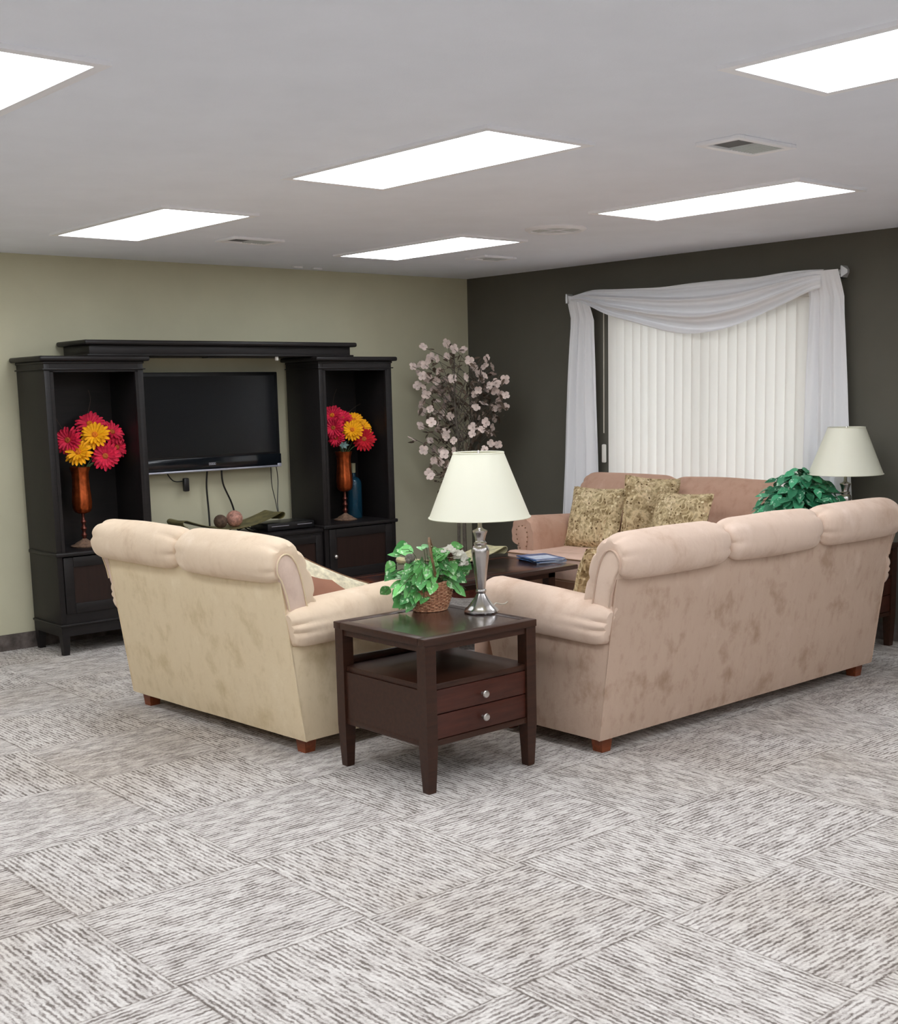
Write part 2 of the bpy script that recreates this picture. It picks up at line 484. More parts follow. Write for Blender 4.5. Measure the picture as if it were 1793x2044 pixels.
# ------------------------------------------------------------------ room shell
XL, YF = -9.6, -11.2
b = B(); bx(b, XL - .1, .1, YF - .1, .1, -.1, 0); struct('floor', b, M['carpet'], label='grey striped carpet tiles laid quarter turn', cat='floor')
b = B(); bx(b, XL - .1, .1, YF - .1, .1, H, H + .1); struct('ceiling', b, M['ceil'], label='flat pale grey painted ceiling', cat='ceiling')
b = B(); bx(b, XL - .1, .1, 0, .1, 0, H); struct('wall_back', b, M['wall_tv'], label='olive beige wall behind the television', cat='wall')
b = B(); bx(b, XL - .1, XL, YF, 0, 0, H); struct('wall_left', b, M['wall_lt'], label='beige wall left of the room', cat='wall')
b = B(); bx(b, XL - .1, .1, YF - .1, YF, 0, H); struct('wall_front', b, M['wall_lt'], label='beige wall behind the viewer', cat='wall')
WY0, WY1, WZ0, WZ1 = -3.16, -1.52, 0.62, 2.04
b = B()
bx(b, 0, .1, YF, WY0, 0, H); bx(b, 0, .1, WY1, 0, 0, H)
bx(b, 0, .1, WY0, WY1, 0, WZ0); bx(b, 0, .1, WY0, WY1, WZ1, H)
struct('wall_right', b, M['wall_dark'], label='dark taupe wall around the window', cat='wall')
b = B()
for y0, y1, z0, z1 in ((WY0, WY0 + .05, WZ0, WZ1), (WY1 - .05, WY1, WZ0, WZ1), (WY0 + .05, WY1 - .05, WZ0, WZ0 + .05), (WY0 + .05, WY1 - .05, WZ1 - .05, WZ1), ((WY0 + WY1) / 2 - .025, (WY0 + WY1) / 2 + .025, WZ0 + .05, WZ1 - .05)):
    bx(b, .04, .09, y0, y1, z0, z1)
win = struct('window_1', b, M['alu'], label='window behind the closed vertical blinds', cat='window')
b = B(); bx(b, .062, .068, WY0 + .05, WY1 - .05, WZ0 + .05, WZ1 - .05); obj('pane', b, M['glass'], win, False)
b = B(); bx(b, XL, -.008, -.008, 0, 0, .10); struct('baseboard_back', b, M['cove'], label='dark carpet strip along foot of olive wall', cat='baseboard')
b = B(); bx(b, -.008, 0, YF, -.008, 0, .10); struct('baseboard_right', b, M['cove'], label='dark carpet strip along foot of taupe wall', cat='baseboard')

# ------------------------------------------------------------------ ceiling fittings
PW, PL = 0.458, 1.162
light_labels = {(1, 1): 'glowing ceiling panel light nearest the middle of the ceiling',
                (1, 2): 'glowing ceiling panel light above the left tower of the TV cabinet',
                (2, 2): 'glowing ceiling panel light nearest the corner of the two walls',
                (2, 1): 'long glowing ceiling panel light in front of the draped window',
                (1, 0): 'glowing ceiling panel light cut by the right edge of the photo',
                (0, 1): 'glowing ceiling panel light cut by the left edge of the photo'}
proto = None
xs = [-5.65, -3.787, -1.935]; ys = [-5.37, -3.196, -.985]
cells = [(1, 1), (1, 2), (2, 2), (2, 1), (1, 0), (0, 1), (0, 0), (0, 2), (2, 0)]
cells += [(i, j) for i in (0, 1, 2) for j in (-1, -2)] + [(-1, j) for j in (2, 1, 0, -1, -2)]
for i, j in cells:
    x = xs[i] if i >= 0 else -7.51
    y = ys[j] if j >= 0 else ys[0] - 2.19 * (-j)
    if (i, j) == (1, 2): x, y = -3.813, -1.015
    if (i, j) == (2, 1): x, y = -1.96, -3.188
    if (i, j) == (2, 2): x, y = -1.911, -.94
    lb = light_labels.get((i, j), 'glowing ceiling panel light outside the picture')
    if proto is None:
        proto = thing('ceiling_light', lb, 'ceiling light', (x + PW / 2, y - PL / 2, H), 0, 'ceiling panel lights')
        b = B(); w, l, f = PW / 2, PL / 2, .035
        for r_ in ((-w - f, -w, -l - f, l + f), (w, w + f, -l - f, l + f), (-w, w, -l - f, -l), (-w, w, l, l + f)):
            bx(b, r_[0], r_[1], r_[2], r_[3], -.012, 0)
        obj('frame', b, M['white_metal'], proto, False)
        b = B(); bx(b, -w, w, -l, l, -.006, 0); obj('diffuser', b, M['diff'], proto, False)
    else:
        c = copy_tree(proto, None, label=lb); c.location = (x + PW / 2, y - PL / 2, H)

def vent(x0, x1, y0, y1, dark, lb):
    t = thing('ceiling_vent', lb, 'vent', ((x0 + x1) / 2, (y0 + y1) / 2, H), 0, 'ceiling air vents')
    w, l = (x1 - x0) / 2, (y1 - y0) / 2; f = .03
    b = B()
    for r_ in ((-w, -w + f, -l, l), (w - f, w, -l, l), (-w + f, w - f, -l, -l + f), (-w + f, w - f, l - f, l)):
        bx(b, r_[0], r_[1], r_[2], r_[3], -.014, 0, .003)
    obj('frame', b, M['white_metal'], t)
    b = B(); bx(b, -w + f, -.01, -l + f, l - f, -.005, 0)
    obj('dark_grille', b, M['grille'] if dark else M['grille_lt'], t, False)
    b = B(); n = 9
    for k in range(n):
        yy = -l + f + (2 * l - 2 * f) * (k + .5) / n
        xx = -.01 + (w - f + .01) * (k + .5) / n
        bx(b, xx - .003, xx + .003, -l + f, l - f, -.011, -.005)
    bx(b, -.01, w - f, -l + f, l - f, -.005, 0)
    obj('louvres', b, M['grille_lt'], t, False)
vent(-2.985, -2.64, -4.80, -4.60, True, 'square ceiling vent with half dark grille, between the two right lights')
vent(-2.975, -2.64, -1.41, -1.20, True, 'small ceiling vent above the television')
vent(-1.10, -.81, -1.41, -1.21, False, 'thin ceiling vent beside the corner of the room')
t = thing('ceiling_speaker', 'round ceiling grille with a cross bar, left of the window light', 'ceiling grille', (-1.66, -2.60, H))
b = B(); lathe(b, [(.17, 0), (.17, -.006), (.155, -.016), (.14, -.016), (.138, 0)], seg=48); obj('rim', b, M['white_metal'], t)
b = B(); lathe(b, [(.138, 0), (.138, -.006), (.01, -.009)], seg=48); obj('grille', b, M['grille_lt'], t)
b = B(); bx(b, -.003, .003, -.138, .138, -.013, -.008); bx(b, -.138, .138, -.003, .003, -.013, -.008); obj('cross_bar', b, M['white_metal'], t, False)
for x0, x1, y, lb in ((-1.767, -1.694, -.19, 'left one of two small white strips on the ceiling over the cabinet'), (-1.591, -1.516, -.17, 'right one of two small white strips on the ceiling over the cabinet')):
    b = B(); bx(b, x0, x1, y - .012, y + .012, H - .012, H, .003)
    tag(obj('ceiling_strip', b, M['white_metal']), lb, 'ceiling strip', 'white ceiling strips')

# ------------------------------------------------------------------ entertainment centre
YB = -.03          # back plane of the cabinets
def tower(x0, x1, lb, knob_left):
    t = thing('cabinet_tower', lb, 'cabinet', (x0, YB, 0), 0, 'tall open cabinet towers')
    W = x1 - x0; D = .40; th = .035; fr = .055
    E = M['espresso']
    b = B(); bx(b, 0, th, -D, 0, .176, 1.745, .003); obj('side_panel', b, E, t)
    b = B(); bx(b, W - th, W, -D, 0, .176, 1.745, .003); obj('side_panel', b, E, t)
    b = B(); bx(b, th, W - th, -.012, 0, .13, 1.745); obj('back_panel', b, E, t, False)
    b = B()
    bx(b, th, fr, -D, -D + .02, .62, 1.69); bx(b, W - fr, W - th, -D, -D + .02, .62, 1.69); bx(b, th, W - th, -D, -D + .02, 1.685, 1.745)
    bx(b, th, W - th, -D + .02, -.012, 1.69, 1.72)
    obj('face_frame', b, E, t, False)
    b = B(); bx(b, -.012, W + .012, -D - .012, 0, 1.697, 1.705, .003)
    obj('bead_moulding', b, E, t)
    b = B(); bx(b, -.006, W + .006, -D - .006, 0, 1.733, 1.748, .004); bx(b, -.035, W + .035, -D - .035, .02, 1.748, 1.778, .012, 3)
    obj('crown', b, E, t)
    b = B(); bx(b, -.012, W + .012, -D - .018, -.012, .597, .622, .008, 3); obj('shelf', b, E, t)
    d = None
    b = B()
    for r_ in ((th + .003, th + .063, .25, .59), (W - th - .063, W - th - .003, .25, .59), (th + .063, W - th - .063, .25, .31), (th + .063, W - th - .063, .53, .59)):
        bx(b, r_[0], r_[1], -D - .004, -D + .018, r_[2], r_[3], .003)
    d = obj('door', b, E, t)
    b = B(); bx(b, th + .063, W - th - .063, -D + .004, -D + .012, .31, .53); obj('door_panel', b, M['espresso_panel'], d, False)
    kx = th + .04 if knob_left else W - th - .04
    b = B(); ball(b, (kx, -D - .022, .40), .015); tube(b, [(kx, -D - .002, .40), (kx, -D - .022, .40)], .006)
    obj('knob', b, M['steel'], d)
    b = B(); bx(b, th, W - th, -D + .004, -D + .02, .18, .25); bx(b, th, W - th, -D + .02, -.012, .18, .20); obj('bottom_rail', b, E, t, False)
    b = B(); bx(b, -.010, W + .010, -D - .014, 0, .175, .190, .005); obj('base_moulding', b, E, t)
    b = B(); bx(b, 0, W, -D, -D + .02, .115, .175); bx(b, 0, .02, -D + .02, 0, .115, .175); bx(b, W - .02, W, -D + .02, 0, .115, .175); obj('apron', b, E, t, False)
    for lx in (0, W - .05):
        for ly in (-D, -.05):
            b = B(); s = .05
            rs = []
            for z, k in ((0, .36), (.08, .46), (.13, .5)):
                cx, cy = lx + s / 2, ly + s / 2
                rs.append([V((cx - s * k, cy - s * k, z)), V((cx + s * k, cy - s * k, z)), V((cx + s * k, cy + s * k, z)), V((cx - s * k, cy + s * k, z))])
            rings(b, rs); obj('leg', b, E, t, False)
    return t
tower(-3.692, -3.062, 'tall black-brown cabinet tower left of the television', False)
tower(-1.756, -1.126, 'tall black-brown cabinet tower right of the television', True)
t = thing('cabinet_bridge', 'black-brown bridge shelf spanning the two towers above the television', 'cabinet', (-3.405, YB, 1.779))
b = B(); bx(b, .02, 1.95, -.36, 0, .010, .066, .003); obj('frieze', b, M['espresso'], t)
b = B(); bx(b, -.02, 1.99, -.395, .015, .066, .096, .012, 3); obj('crown', b, M['espresso'], t)
b = B(); bx(b, 0, 1.97, -.375, 0, 0, .012, .004); obj('bottom_bead', b, M['espresso'], t)
b = B(); lathe(b, [(.012, 0), (.012, -.024), (.009, -.026)], (1.355, -.34, 0), 12); obj('puck_light', b, M['white_pl'], t, label='small white light under the bridge')
b = B(); bx(b, .86, .98, -.30, -.22, -.008, 0); obj('catch', b, M['black_pl'], t, False)
t = thing('media_console', 'low black-brown media console under the television between the towers', 'cabinet', (-3.055, YB, 0))
W = 1.292; D = .385
b = B(); bx(b, 0, W, -D, 0, .13, .58, .003); obj('body', b, M['espresso'], t)
b = B(); bx(b, 0, W, -D - .015, 0, .58, .605, .006); obj('top', b, M['espresso'], t)
for k in range(3):
    x0 = .02 + k * (W - .04) / 3; x1 = .02 + (k + 1) * (W - .04) / 3
    b = B()
    for r_ in ((x0 + .004, x0 + .05, .17, .56), (x1 - .05, x1 - .004, .17, .56), (x0 + .05, x1 - .05, .17, .22), (x0 + .05, x1 - .05, .51, .56)):
        bx(b, r_[0], r_[1], -D - .016, -D, r_[2], r_[3], .002)
    d = obj('door', b, M['espresso'], t)
    b = B(); bx(b, x0 + .05, x1 - .05, -D - .006, -D, .22, .51); obj('door_panel', b, M['espresso_panel'], d, False)
for lx in (0.01, W - .06):
    for ly in (-D + .01, -.06):
        b = B(); bx(b, lx, lx + .05, ly, ly + .05, 0, .13, .003); obj('leg', b, M['espresso'], t)

# ------------------------------------------------------------------ television
t = thing('television', 'flat black television hung on the olive wall between the towers', 'television', (-2.43, -.012, 1.03))
TW = .55
b = B(); bx(b, -TW, TW, -.095, -.04, .012, .655, .006); obj('housing', b, M['black_pl'], t)
b = B(); bx(b, -.3, .3, -.04, 0, .18, .48, .01); obj('wall_mount', b, M['black_pl'], t)
b = B(); bx(b, -TW + .03, TW - .03, -.099, -.095, .105, .63); obj('screen', b, M['screen'], t, False)
b = B(); bx(b, -TW, TW, -.104, -.095, .012, .092, .003); obj('bottom_bezel', b, M['gloss_black'], t)
b = B(); bx(b, -TW, TW - .035, -.108, -.06, 0, .013, .004); bx(b, TW - .035, TW, -.108, -.06, 0, .026, .006); obj('silver_strip', b, M['silver'], t, label='thin silver strip along the bottom edge')
# small maker's mark
b = B()
x = -.026
for g in ('S', 'b', 'b', 'b'):
    w_ = .011
    bx(b, x, x + w_, -.1055, -.104, .040, .043); bx(b, x, x + w_, -.1055, -.104, .053, .056)
    bx(b, x, x + .003, -.1055, -.104, .043, .053); bx(b, x + w_ - .003, x + w_, -.1055, -.104, .043, .053)
    x += .0135
obj('maker_mark', b, M['silver'], t, False, label='tiny silver lettering on the lower bezel')
def cable(pts, r, lb, name='cable', grp='cables below the television', m=None):
    pp = crom(pts, 24, False)
    b = B(); tube(b, pp, r, 6)
    o = obj(name, b, m or M['black_pl']); tag(o, lb, 'cable', grp); return o
cable([(-2.44, -.06, 1.03), (-2.44, -.04, .92), (-2.43, -.035, .75), (-2.43, -.04, .607)], .006, 'straight black cable hanging under the television logo')
cable([(-2.33, -.06, 1.03), (-2.31, -.04, .93), (-2.25, -.035, .80), (-2.22, -.04, .68), (-2.22, -.05, .607)], .006, 'curved black cable hanging right of the straight one')
cable([(-1.93, -.055, 1.03), (-1.925, -.05, .9), (-1.90, -.05, .78), (-1.905, -.09, .66)], .003, 'thin black wire at the right end of the television')
cable([(-1.885, -.05, 1.045), (-1.860, -.03, .93), (-1.885, -.05, .76), (-1.895, -.09, .66)], .003, 'thin black wire beside the right tower, looping left')
t = thing('power_adapter', 'small black adapter dangling from a wire under the television', 'adapter', (-2.60, -.05, .93))
b = B(); bx(b, -.02, .02, -.015, .015, -.03, .06, .008); obj('body', b, M['black_pl'], t)
b = B(); tube(b, crom([(0, 0, .055), (-.03, 0, .04), (-.09, 0, .045), (-.13, 0, .09), (-.13, -.01, .102)], 20, False), .004, 6); obj('wire', b, M['black_pl'], t)
t = thing('disc_player', 'slim black disc player on the console beside the right tower', 'player', (-1.975, -.24, .606))
b = B(); bx(b, -.19, .19, -.11, .11, .006, .055, .004); obj('case', b, M['black_pl'], t)
b = B(); bx(b, -.16, -.02, -.112, -.11, .033, .037); bx(b, .05, .17, -.112, -.11, .033, .037); obj('front_trim', b, M['silver'], t, False)
b = B()
for sx in (-.16, .16):
    for sy in (-.08, .08): lathe(b, [(.012, 0), (.012, .007)], (sx, sy, 0), 10)
obj('feet', b, M['black_pl'], t)

# ------------------------------------------------------------------ curved trays and balls
def tray(loc, L, rise, Wd, mt, lb, rz=0, stand=.048):
    t = thing('curved_tray', lb, 'tray', loc, rz, 'long curved trays')
    n = 40; rs = []; curl = .035
    prof = []
    for k in range(n + 1):
        s = -1 + 2 * k / n
        prof.append((s * L / 2, stand + rise * abs(s) ** 1.8, Wd / 2 * (1 - .15 * s * s)))
    for sgn, at in ((1, len(prof)), (-1, 0)):
        ex, ez, w = prof[-1] if sgn > 0 else prof[0]
        pts = []
        for k in range(1, 8):
            a = k / 7 * pi * 1.05
            pts.append((ex + sgn * curl * .8 * sin(a), ez - curl * .55 * (1 - cos(a)) + .006 * sin(a), w))
        if sgn > 0: prof = prof + pts
        else: prof = pts[::-1] + prof
    top = []; bot = []
    b = B()
    for i, (x, z, w) in enumerate(prof):
        a = prof[max(i - 1, 0)]; c = prof[min(i + 1, len(prof) - 1)]
        tx, tz = c[0] - a[0], c[1] - a[1]; l = sqrt(tx * tx + tz * tz); nx, nz = -tz / l * .004, tx / l * .004
        rs.append([V((x, -w, z)), V((x, 0, z - .006)), V((x, w, z)), V((x + nx, w, z + nz)), V((x + nx, 0, z + nz - .006)), V((x + nx, -w, z + nz))])
    rings(b, rs); obj('dish', b, mt, t)
    for sx in (-1, 1):
        b = B()
        for sy in (-.05, .05):
            pts = [(sx * (.06 + .05 * cos(a)), sy, .028 + .024 * sin(a)) for a in [k * .45 for k in range(14)]]
            tube(b, crom([(sx * .20, sy, .005), (sx * .16, sy, .03), (sx * .11, sy, .045), (sx * .05, sy, .03), (sx * .03, sy, .005), (sx * .06, sy, .006)], 18, False), .005, 6)
        tube(b, [(sx * .2, -.05, .006), (sx * .2, .05, .006)], .005, 6)
        obj('scroll_foot', b, M['rod'], t)
    return t
tray((-2.41, -.24, .605), .72, .080, .25, M['tray'], 'long curved brass-brown tray with two balls on the TV console')
b = B(); ball(b, (0, 0, .046), .046, 18); o = obj('decor_ball', b, M['rust_ball']); o.location = (-2.463, -.24, .653); tag(o, 'dark brown woven ball in the tray under the television', 'decorative ball', 'balls in the console tray')
b = B(); ball(b, (0, 0, .056), .056, 18); o = obj('decor_ball', b, M['pink_ball']); o.location = (-2.355, -.24, .653); tag(o, 'larger pinkish mosaic ball in the tray under the television', 'decorative ball', 'balls in the console tray')

# ------------------------------------------------------------------ vases, gerberas, bottle
def vase(x, y, lb, z=.6222):
    t = thing('footed_vase', lb, 'vase', (x, y, z), 0, 'copper footed vases')
    b = B(); lathe(b, [(.002, 0), (.082, 0), (.085, .006), (.074, .012), (.062, .014), (.05, .026), (.03, .036), (.016, .046), (.012, .05)], seg=28, flute=7, amp=.03); obj('foot', b, M['stone_base'], t)
    b = B(); pr = [(.010, .05), (.013, .06), (.018, .072), (.011, .084), (.010, .096), (.019, .112), (.011, .128), (.010, .14), (.018, .154), (.010, .168), (.009, .20), (.015, .215), (.03, .222)]
    lathe(b, pr, seg=16); obj('stem', b, M['copper_dark'], t)
    b = B(); lathe(b, [(.004, .205), (.030, .207), (.047, .218), (.056, .24), (.059, .275), (.056, .32), (.051, .38), (.049, .43), (.052, .46), (.062, .492), (.058, .492), (.048, .46), (.045, .42), (.05, .30), (.03, .235), (.003, .226)], seg=36, flute=9, amp=.035); obj('cup', b, M['copper'], t)
    return t
VL = (-3.415, -.22); VR = (-1.42, -.22)
vase(*VL, 'copper footed vase in the left cabinet tower'); vase(*VR, 'copper footed vase in the right cabinet tower')

def petal_mesh(rad, n, tilt, wid, r0, off, zoff, cup):
    b = B()
    for k in range(n):
        a = 2 * pi * (k + off) / n + random.uniform(-.06, .06)
        tl = tilt + random.uniform(-.10, .10); R_ = rad * random.uniform(.9, 1.05)
        d = V((cos(a), sin(a), 0)); s = V((-sin(a), cos(a), 0))
        st = [(r0, .45), (R_ * .45, .95), (R_ * .75, 1.0), (R_ * .93, .7), (R_, .12)]
        rows = []
        for r, w in st:
            q = (r - r0) / (R_ - r0)
            z = zoff + (r - r0) * math.tan(tl) - cup * q * q
            c = d * r + V((0, 0, z))
            ww = wid * w
            rows.append([c - s * ww, c + V((0, 0, -.004)), c + s * ww])
        vr = [[b.verts.new(p) for p in r] for r in rows]
        for p, q in zip(vr[:-1], vr[1:]):
            b.faces.new((p[0], p[1], q[1], q[0])); b.faces.new((p[1], p[2], q[2], q[1]))
    return b
def gerbera(pos, face, rad, pm, cm, neck, lb, grp):
    t = thing('gerbera', lb, 'flower', pos, 0, grp)
    z = V(face).normalized(); q = z.to_track_quat('Z', 'Y')
    R_ = q.to_matrix().to_4x4()
    b = petal_mesh(rad, 20, .22, rad * .118, rad * .14, 0, 0, rad * .22)
    bmesh.ops.transform(b, matrix=R_, verts=b.verts); obj('outer_petals', b, pm, t)
    b = petal_mesh(rad * .76, 16, .50, rad * .10, rad * .12, .5, .004, rad * .10)
    bmesh.ops.transform(b, matrix=R_, verts=b.verts); obj('inner_petals', b, pm, t)
    b = B(); lathe(b, [(.002, -.004), (rad * .20, 0), (rad * .19, rad * .12), (rad * .11, rad * .17), (.002, rad * .13)], seg=16)
    bmesh.ops.transform(b, matrix=R_, verts=b.verts); obj('centre', b, cm, t)
    p = V(pos); e = V(neck) - p
    b = B(); tube(b, crom([V((0, 0, 0)) - z * .004, -z * .05 + e * .15, e * .6 + V((0, 0, .01)), e], 14, False), .0035, 6); obj('stem', b, M['stem'], t)
    return t
FV = V((-.62, -.72, .25))
def bouquet(vx, vy, items, grp):
    for (x, z, dy, fdx, fdz, rad, pm, cm, lb) in items:
        nk = (vx + (x - vx) * .12, vy + dy * .1, 1.09)
        gerbera((x, vy + dy, z), FV + V((fdx, 0, fdz)), rad, M[pm], M[cm], nk, lb, grp)
bouquet(*VL, [
    (-3.318, 1.372, .03, .15, .45, .094, 'red_petal', 'or_center', 'crimson gerbera at the top of the bouquet in left tower'),
    (-3.332, 1.306, -.06, .1, .2, .092, 'yel_petal', 'or_center', 'golden gerbera in the middle of the bouquet in left tower'),
    (-3.455, 1.206, -.08, -.05, .35, .090, 'yel_petal', 'or_center', 'golden gerbera at the lower left of the bouquet in left tower'),
    (-3.285, 1.176, -.09, .1, -.1, .092, 'red_petal', 'br_center', 'crimson gerbera at the bottom of the bouquet in left tower'),
    (-3.492, 1.280, -.03, -.3, .0, .090, 'red_petal', 'br_center', 'crimson gerbera at the far left of the bouquet in left tower'),
    (-3.200, 1.318, -.02, .75, .25, .088, 'red_petal', 'br_center', 'crimson gerbera at the upper right of the bouquet in left tower'),
    (-3.185, 1.225, -.04, .8, -.15, .080, 'red_petal', 'br_center', 'crimson gerbera at the lower right of the bouquet in left tower'),
    (-3.175, 1.185, .04, .9, -.3, .072, 'yel_petal', 'or_center', 'half hidden golden gerbera behind the right side of left bouquet'),
], 'gerberas in the left copper vase')
bouquet(*VR, [
    (-1.492, 1.372, .02, -.1, .4, .090, 'red_petal', 'or_center', 'crimson gerbera at the top left of the bouquet in right tower'),
    (-1.418, 1.352, .0, .1, .4, .074, 'red_petal', 'br_center', 'small crimson gerbera at the top centre of the bouquet in right tower'),
    (-1.520, 1.285, -.03, -.3, .1, .084, 'red_petal', 'br_center', 'crimson gerbera at the left of the bouquet in right tower'),
    (-1.505, 1.215, -.04, -.3, -.2, .066, 'red_petal', 'br_center', 'small crimson gerbera low on the left of right bouquet'),
    (-1.392, 1.268, -.08, .05, .2, .084, 'yel_petal', 'or_center', 'golden gerbera in the middle of the bouquet in right tower'),
    (-1.322, 1.335, -.01, .3, .5, .078, 'yel_petal', 'or_center', 'golden gerbera at the top of the bouquet in right tower'),
    (-1.262, 1.282, -.02, .5, .2, .084, 'yel_petal', 'or_center', 'golden gerbera at the far right of the bouquet in right tower'),
    (-1.305, 1.200, -.10, .1, .0, .088, 'dred_petal', 'br_center', 'deep red gerbera at the bottom of the bouquet in right tower'),
], 'gerberas in the right copper vase')
b = B()
for k in range(6):
    a = k * pi / 3
    p0 = V((0, 0, 0)); d = V((cos(a) * .045, -.012, sin(a) * .03)); s = V((-sin(a), 0, cos(a))) * .011
    f = [b.verts.new(p0), b.verts.new(d * .5 + s), b.verts.new(d + V((0, -.004, 0))), b.verts.new(d * .5 - s)]
    b.faces.new(f)
tube(b, [(0, 0, 0), (.03, .05, -.03), (.066, .09, -.07)], .003, 6)
o = obj('leaf_sprig', b, M['teal_leaf']); o.location = (-1.486, -.31, 1.165); tag(o, 'dusty teal leaf sprig low on the left of right bouquet', 'leaf sprig')
def sprig(x, pts, lb):
    b = B(); tube(b, crom(pts, 16, False), [.0025 - .0015 * k / 15 for k in range(16)], 5)
    tag(obj('dry_sprig', b, M['twig']), lb, 'sprig', 'thin dry sprigs in the bouquets')
sprig(0, [(-3.42, -.22, 1.10), (-3.48, -.20, 1.30), (-3.53, -.20, 1.40), (-3.55, -.2, 1.44)], 'thin dry sprig rising left of the left bouquet')
sprig(0, [(-3.41, -.22, 1.10), (-3.32, -.16, 1.40), (-3.28, -.14, 1.52), (-3.29, -.14, 1.58)], 'thin dry sprig rising above the left bouquet')
sprig(0, [(-1.42, -.22, 1.10), (-1.45, -.16, 1.38), (-1.43, -.14, 1.50), (-1.40, -.14, 1.56)], 'thin dry sprig rising above the right bouquet')
sprig(0, [(-1.41, -.22, 1.10), (-1.35, -.16, 1.34), (-1.28, -.15, 1.41), (-1.20, -.15, 1.45)], 'thin dry sprig leaning right out of right bouquet')
t = thing('glass_bottle', 'squat blue glass bottle with pale cork in the right tower', 'bottle', (-1.285, -.15, .6222))
b = B(); lathe(b, [(.004, 0), (.053, 0), (.057, .010), (.057, .245), (.053, .272), (.038, .292), (.020, .299), (.015, .305), (.015, .330), (.012, .330), (.012, .300), (.034, .286), (.050, .265), (.053, .02), (.004, .010)], seg=28); obj('body', b, M['glass_blue'], t)
b = B(); lathe(b, [(.0115, .30), (.0118, .331), (.016, .332), (.017, .40), (.002, .402)], seg=14); obj('cork', b, M['cork'], t)

# ------------------------------------------------------------------ sofas
BACK = [(-.090, .750), (-.128, .762), (-.155, .800), (-.160, .850), (-.140, .900), (-.095, .934), (-.045, .940), (.000, .915), (.045, .860), (.078, .780), (.100, .680), (.130, .560), (.150, .440), (.130, .400), (.060, .405), (.020, .500), (-.020, .620), (-.055, .710)]
WING = [(-.050, .600), (-.078, .700), (-.100, .765), (-.120, .800), (-.118, .845), (-.090, .876), (-.055, .872), (-.024, .835), (-.002, .775), (.016, .690), (.024, .600)]
ARM = [(.014, .474), (-.035, .484), (-.060, .520), (-.062, .575), (-.040, .628), (.010, .660), (.075, .664), (.130, .640), (.165, .585), (.175, .500), (.172, .400), (.110, .385), (.055, .410)]
AFR = [(.045, .34), (.040, .44), (.014, .505), (.004, .552), (.018, .588), (.055, .602), (.090, .590), (.106, .552), (.104, .500), (.090, .43), (.084, .34)]

